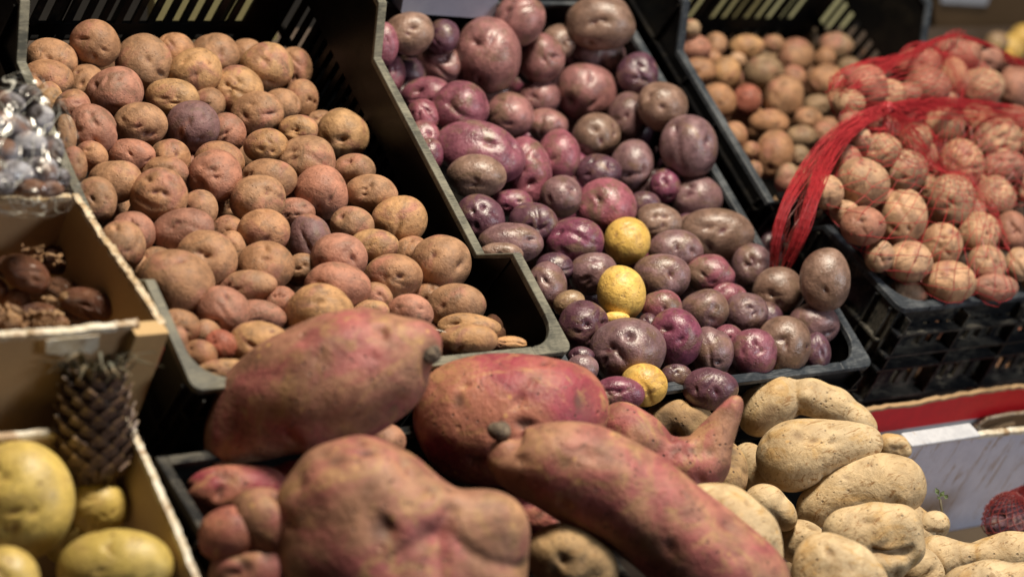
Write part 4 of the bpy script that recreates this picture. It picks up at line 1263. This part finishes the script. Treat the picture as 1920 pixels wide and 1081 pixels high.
hs = [(48, 478, 26, 18, 'pale dry husk scrap on top of the big glossy date'), (78, 474, 18, 12, 'curled husk scrap above the dark date'), (102, 488, 16, 10, 'pinkish husk scrap on the dark date by the corner'),
      (108, 563, 20, 14, 'orange husk scrap between the two glossy dates'), (60, 596, 36, 18, 'broad fibrous husk lying in front of the big glossy date'), (12, 588, 20, 20, 'yellowish husk scrap at the left edge'),
      (90, 585, 20, 8, 'thin husk thread beside the broad fibrous husk')]
for i, (x, y, sx, sy, l) in enumerate(hs):
    crumple('husk_scrap', x, y, depth(hit(x, y, 2, -.006)), sx * 1.9, sy * 1.7, 40 + i, M_husk, label=l, cat='husk scrap', petals=6)['group'] = 'dry husk scraps on the dates'

# ------------------------------------------------------------------ scaly cone with a tuft
M_scale = None
def scale_mat():
    k = NT('cone_scale'); v = k.coords()
    n = k.noise(v, 60, 5, .7); e = k.attr('eye')
    c = k.mix(k.ramp(n, .3, .7), (0.06, 0.036, 0.032), (0.16, 0.10, 0.07))
    c = k.mix(k.ramp(e, .55, 1.0, 0, .8), c, (0.38, 0.25, 0.10))
    k.link(c, k.b.inputs['Base Color']); k.b.inputs['Roughness'].default_value = .5; k.bump(n, .6, .0015)
    return k.m
M_scale = scale_mat()
tc = depth(hit(178, 795, 2, -.030))
cone = tag(empty('scaly_cone', at(175, 890, tc)), 'dark brown cone of overlapping scales with a dry leaf tuft in the cardboard box', 'cone')
base, top = at(177, 892, tc + .008), at(178, 700, tc)
axis = top - base; Lc = np.linalg.norm(axis); axis /= Lc
e1 = np.cross(axis, CF); e1 /= np.linalg.norm(e1); e2 = np.cross(e1, axis)
rad_px = lambda f: 40 + 26 * math.sin(math.pi * min(1, .18 + f * .75)) ** .8 - 6 * f
V = []; Fc = []; EY = []
off = np.array(cone.location)
nr = 12; ns = 10
for i in range(nr):
    f = i / (nr - 1)
    for j in range(ns):
        a = (j + .5 * (i % 2)) * 2 * math.pi / ns
        rr = rad_px(f) * tc / F * (.55 + .45 * min(1, f * 5 + .35))
        rd = math.cos(a) * e1 + math.sin(a) * e2; tg = -math.sin(a) * e1 + math.cos(a) * e2
        c = base + axis * Lc * f + rd * rr
        w = rr * 2 * math.pi / ns * .62; hgt = Lc / nr * 1.35
        jit = random.Random(i * 31 + j).uniform(-.15, .15)
        # a pointed plate, its tip standing proud and facing up the cone
        pts = [(-.5, -.5, -.0015), (.5, -.5, -.0015), (.62, .1, .0028), (0.12 + jit, .80, .0085), (-.62, .1, .0012), (0, 0, .0028)]
        b0 = len(V)
        for (x, y, z) in pts:
            V.append(c + tg * x * w * 1.3 + axis * (y + jit * .8) * hgt + rd * (z + abs(jit) * .01) - off)
            EY.append(1.0 if y > .7 else (.45 if y > .05 and z < .002 else .2))
        for (x, y, z) in pts[:5]:
            V.append(c + tg * x * w * 1.25 + axis * y * hgt + rd * (z - .0016) - off); EY.append(.3)
        Fc += [(b0 + 5, b0 + k, b0 + (k + 1) % 5) for k in range(5)] + [(b0 + k, b0 + 6 + k, b0 + 6 + (k + 1) % 5, b0 + (k + 1) % 5) for k in range(5)]
mesh_obj('scales', V, Fc, M_scale, cone, attrs={'eye': EY})
q = MB(); q.tube([base + axis * Lc * f - off for f in np.linspace(0, 1, 10)], .01, 20, rads=[rad_px(f) * tc / F * (.55 + .45 * min(1, f * 5 + .35)) * .97 for f in np.linspace(0, 1, 10)])
q.build('core', flat('cone_core', (.03, .02, .018)), cone, smooth=True)
M_tuft = paper_mat('dry_leaf', (0.07, 0.075, 0.050), (0.20, 0.15, 0.09), None, .6)
rngt = np.random.default_rng(77); q = MB()
for i in range(80):
    a = rngt.uniform(0, 6.28); L_ = rngt.uniform(.014, .038); ln = rngt.uniform(.5, 1.3)
    rd = math.cos(a) * e1 + math.sin(a) * e2
    p0 = top + rd * rngt.uniform(.004, .022) - axis * rngt.uniform(0, .012)
    p1 = p0 + rd * L_ * .5 * ln + axis * L_ * .7; p2 = p1 + rd * L_ * .6 * ln + axis * L_ * rngt.uniform(-.5, .4)
    w = np.cross(rd, axis); w = w / np.linalg.norm(w) * rngt.uniform(.0012, .0028)
    Vv = [p0 - w, p0 + w, p1 - w, p1 + w, p2]; Vv = [v_ - off for v_ in Vv] + [v_ - off - axis * .0007 for v_ in Vv]
    q.add(Vv, [(0, 1, 3, 2), (2, 3, 4), (5, 7, 8, 6), (7, 9, 8), (0, 2, 7, 5), (1, 6, 8, 3), (2, 4, 9, 7), (3, 8, 9, 4), (0, 5, 6, 1)])
q.build('leaf_tuft', M_tuft, cone)

# ------------------------------------------------------------------ clear bag of dusty tubers, upper left
def bagplastic():
    k = NT('clear_crinkled_plastic'); v = k.coords()
    mp = k.n('ShaderNodeMapping'); mp.inputs['Scale'].default_value = (1.0, 1.0, 2.6); mp.inputs['Rotation'].default_value = (.5, .6, .3)
    k.link(v, mp.inputs['Vector'])
    a = k.math('ABSOLUTE', k.math('SUBTRACT', k.noise(mp.outputs[0], 10, 2, .5, 1.4), .5))
    b = k.math('ABSOLUTE', k.math('SUBTRACT', k.noise(v, 17, 2, .5, 1.6), .5))
    h = k.math('ADD', k.math('MULTIPLY', a, 4.0), k.math('MULTIPLY', b, 1.6))
    bp = k.n('ShaderNodeBump'); bp.inputs['Strength'].default_value = .8; bp.inputs['Distance'].default_value = .007
    k.link(h, bp.inputs['Height'])
    gl = k.n('ShaderNodeBsdfGlossy'); gl.inputs['Roughness'].default_value = .20; gl.inputs['Color'].default_value = (1, 1, .96, 1)
    tr = k.n('ShaderNodeBsdfTransparent'); tr.inputs['Color'].default_value = (.97, .97, .96, 1)
    wh = k.n('ShaderNodeBsdfDiffuse'); wh.inputs['Color'].default_value = (.9, .9, .82, 1)
    k.link(bp.outputs[0], gl.inputs['Normal'])
    m2 = k.n('ShaderNodeMixShader'); m2.inputs[0].default_value = .065
    k.link(tr.outputs[0], m2.inputs[1]); k.link(gl.outputs[0], m2.inputs[2])
    # white painted along the creases as crinkle highlights
    m3 = k.n('ShaderNodeMixShader')
    k.link(k.math('ADD', k.ramp(a, .012, .0, 0, .5), k.ramp(b, .010, .0, 0, .25)), m3.inputs[0])
    k.link(m2.outputs[0], m3.inputs[1]); k.link(wh.outputs[0], m3.inputs[2])
    k.link(m3.outputs[0], k.out.inputs['Surface'])
    return k.m
M_bag = bagplastic()
def dusty():
    k = NT('dusty_grey_tuber'); v = k.coords()
    n = k.noise(v, 32, 6, .7, .8); n2 = k.noise(v, 20, 3)
    c = k.mix(k.ramp(n, .42, .60), (0.03, 0.020, 0.020), (0.34, 0.34, 0.39))
    c = k.mix(k.ramp(n2, .5, .6, 0, .75), c, (0.22, 0.10, 0.055))
    k.link(c, k.b.inputs['Base Color']); k.b.inputs['Roughness'].default_value = .75; k.bump(n, 1.0, .003)
    return k.m
M_dusty = dusty()
DU = parse("""20 195 34 26 g;60 180 26 22 k;30 240 36 28 g;80 225 28 30 k;14 285 34 26 k;62 275 34 30 g;104 280 22 28 k;30 325 38 26 d;82 320 34 28 g;120 335 18 20 k;
10 345 26 22 d;60 352 34 18 k;100 355 26 16 g;-10 230 30 30 g;-12 310 30 30 g""")
zb_ = depth(hit(60, 280, 2, .095))
for i, d in enumerate(DU): d['t'] = depth(hit(d['x'], d['y'], 2, .085))
settle(DU, (0, .2, .085), (0, -.3, 1), tight=.85)
for d in DU: d['x'] -= 6
label_rows(DU, 'clear plastic bag', 50)
for d in DU:
    d['label'] = d['label'].replace(WORD[d['c']], 'dusty wrinkled').replace(' potato', ' tuber')
    o = place(d, 'dusty_tuber', M_dusty, 'dusty tubers in the clear bag', lump=.12, eye_depth=.1); o['category'] = 'tuber'
D5, F5 = ICO[5]
Cb = np.array([at(d['x'], d['y'], d['t']) for d in DU]); Rb = np.array([.5 * (d['rx'] + d['ry']) * d['t'] / F for d in DU])
c0 = Cb.mean(0)
r = np.full(len(D5), .3)
for _ in range(60):
    r = r - np.maximum(smin_field(c0 + D5 * r[:, None], Cb, Rb + .004, .012), 0) * .8
rngb = np.random.default_rng(12)
Vb = D5 * r[:, None]
rd_ = np.abs(wobble(Vb, rngb, 150, 7)); Vb = Vb + D5 * ((.6 - rd_) * .0022 + wobble(Vb, rngb, 60, 6) * .0012)[:, None]
pb_ = mesh_obj('plastic_bag', Vb, F5, M_bag, smooth=True, loc=c0)
tag(pb_, 'clear crinkled plastic bag of dusty tubers on the cardboard date box', 'plastic bag')

# ------------------------------------------------------------------ things behind the crates
def slab(name, label, cat, pts, thick, mat, y):
    P = [hit(x, yy, 1, y) for x, yy in pts]; c0 = sum(P) / len(P)
    q = MB(); n = len(P)
    V = [p - c0 for p in P] + [p - c0 + np.array([0, thick, 0]) for p in P]
    q.add(V, [tuple(range(n)), tuple(range(2 * n - 1, n - 1, -1))] + [(i, i + n, (i + 1) % n + n, (i + 1) % n) for i in range(n)])
    o = q.build(name, mat, loc=c0)
    return tag(o, label, cat)
o_ = slab('straw_board', 'straw-coloured board seen through the slots behind the left crate', 'board', [(290, -120), (520, -120), (520, 90), (290, 90)], .02, M_olive, .70)
o_ = slab('straw_board', 'straw-coloured board seen through the slots behind the rear crate', 'board', [(1240, -90), (1600, -90), (1600, 110), (1240, 110)], .02, M_olive, .72)
o_ = slab('blue_grey_tray', 'blurred blue-grey tray behind the purple potatoes at the top', 'tray', [(765, -60), (950, -60), (925, 36), (752, 24)], .06, M_blueplastic, .535)
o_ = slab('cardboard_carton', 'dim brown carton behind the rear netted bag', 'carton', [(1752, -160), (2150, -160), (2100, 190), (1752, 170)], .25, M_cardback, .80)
o_ = slab('paper_label', 'white paper label on the dim brown carton', 'label', [(1755, -60), (1875, -60), (1850, 11), (1765, 6)], .001, M_whiteflap, .797)
YB = parse("1895 90 30 28 y;1920 70 28 26 y;1870 78 22 20 k;1878 108 24 18 y")
for d in YB: d['t'] = depth(hit(d['x'], d['y'], 1, .70))
settle(YB, (1.7, .68, .1), (0, -1, .3), tight=.85)
for d, l in zip(YB, ('bright yellow fruit blurred behind the rear net bag', 'yellow fruit cut by the right edge behind the net bags', 'dim olive fruit against the brown carton', 'yellow fruit just above the rear net')):
    d['label'] = l
    place(d, 'yellow_fruit', M_yellow, 'yellow fruit behind the net bags', sub=3, lump=.03, eye_depth=.01)['category'] = 'fruit'
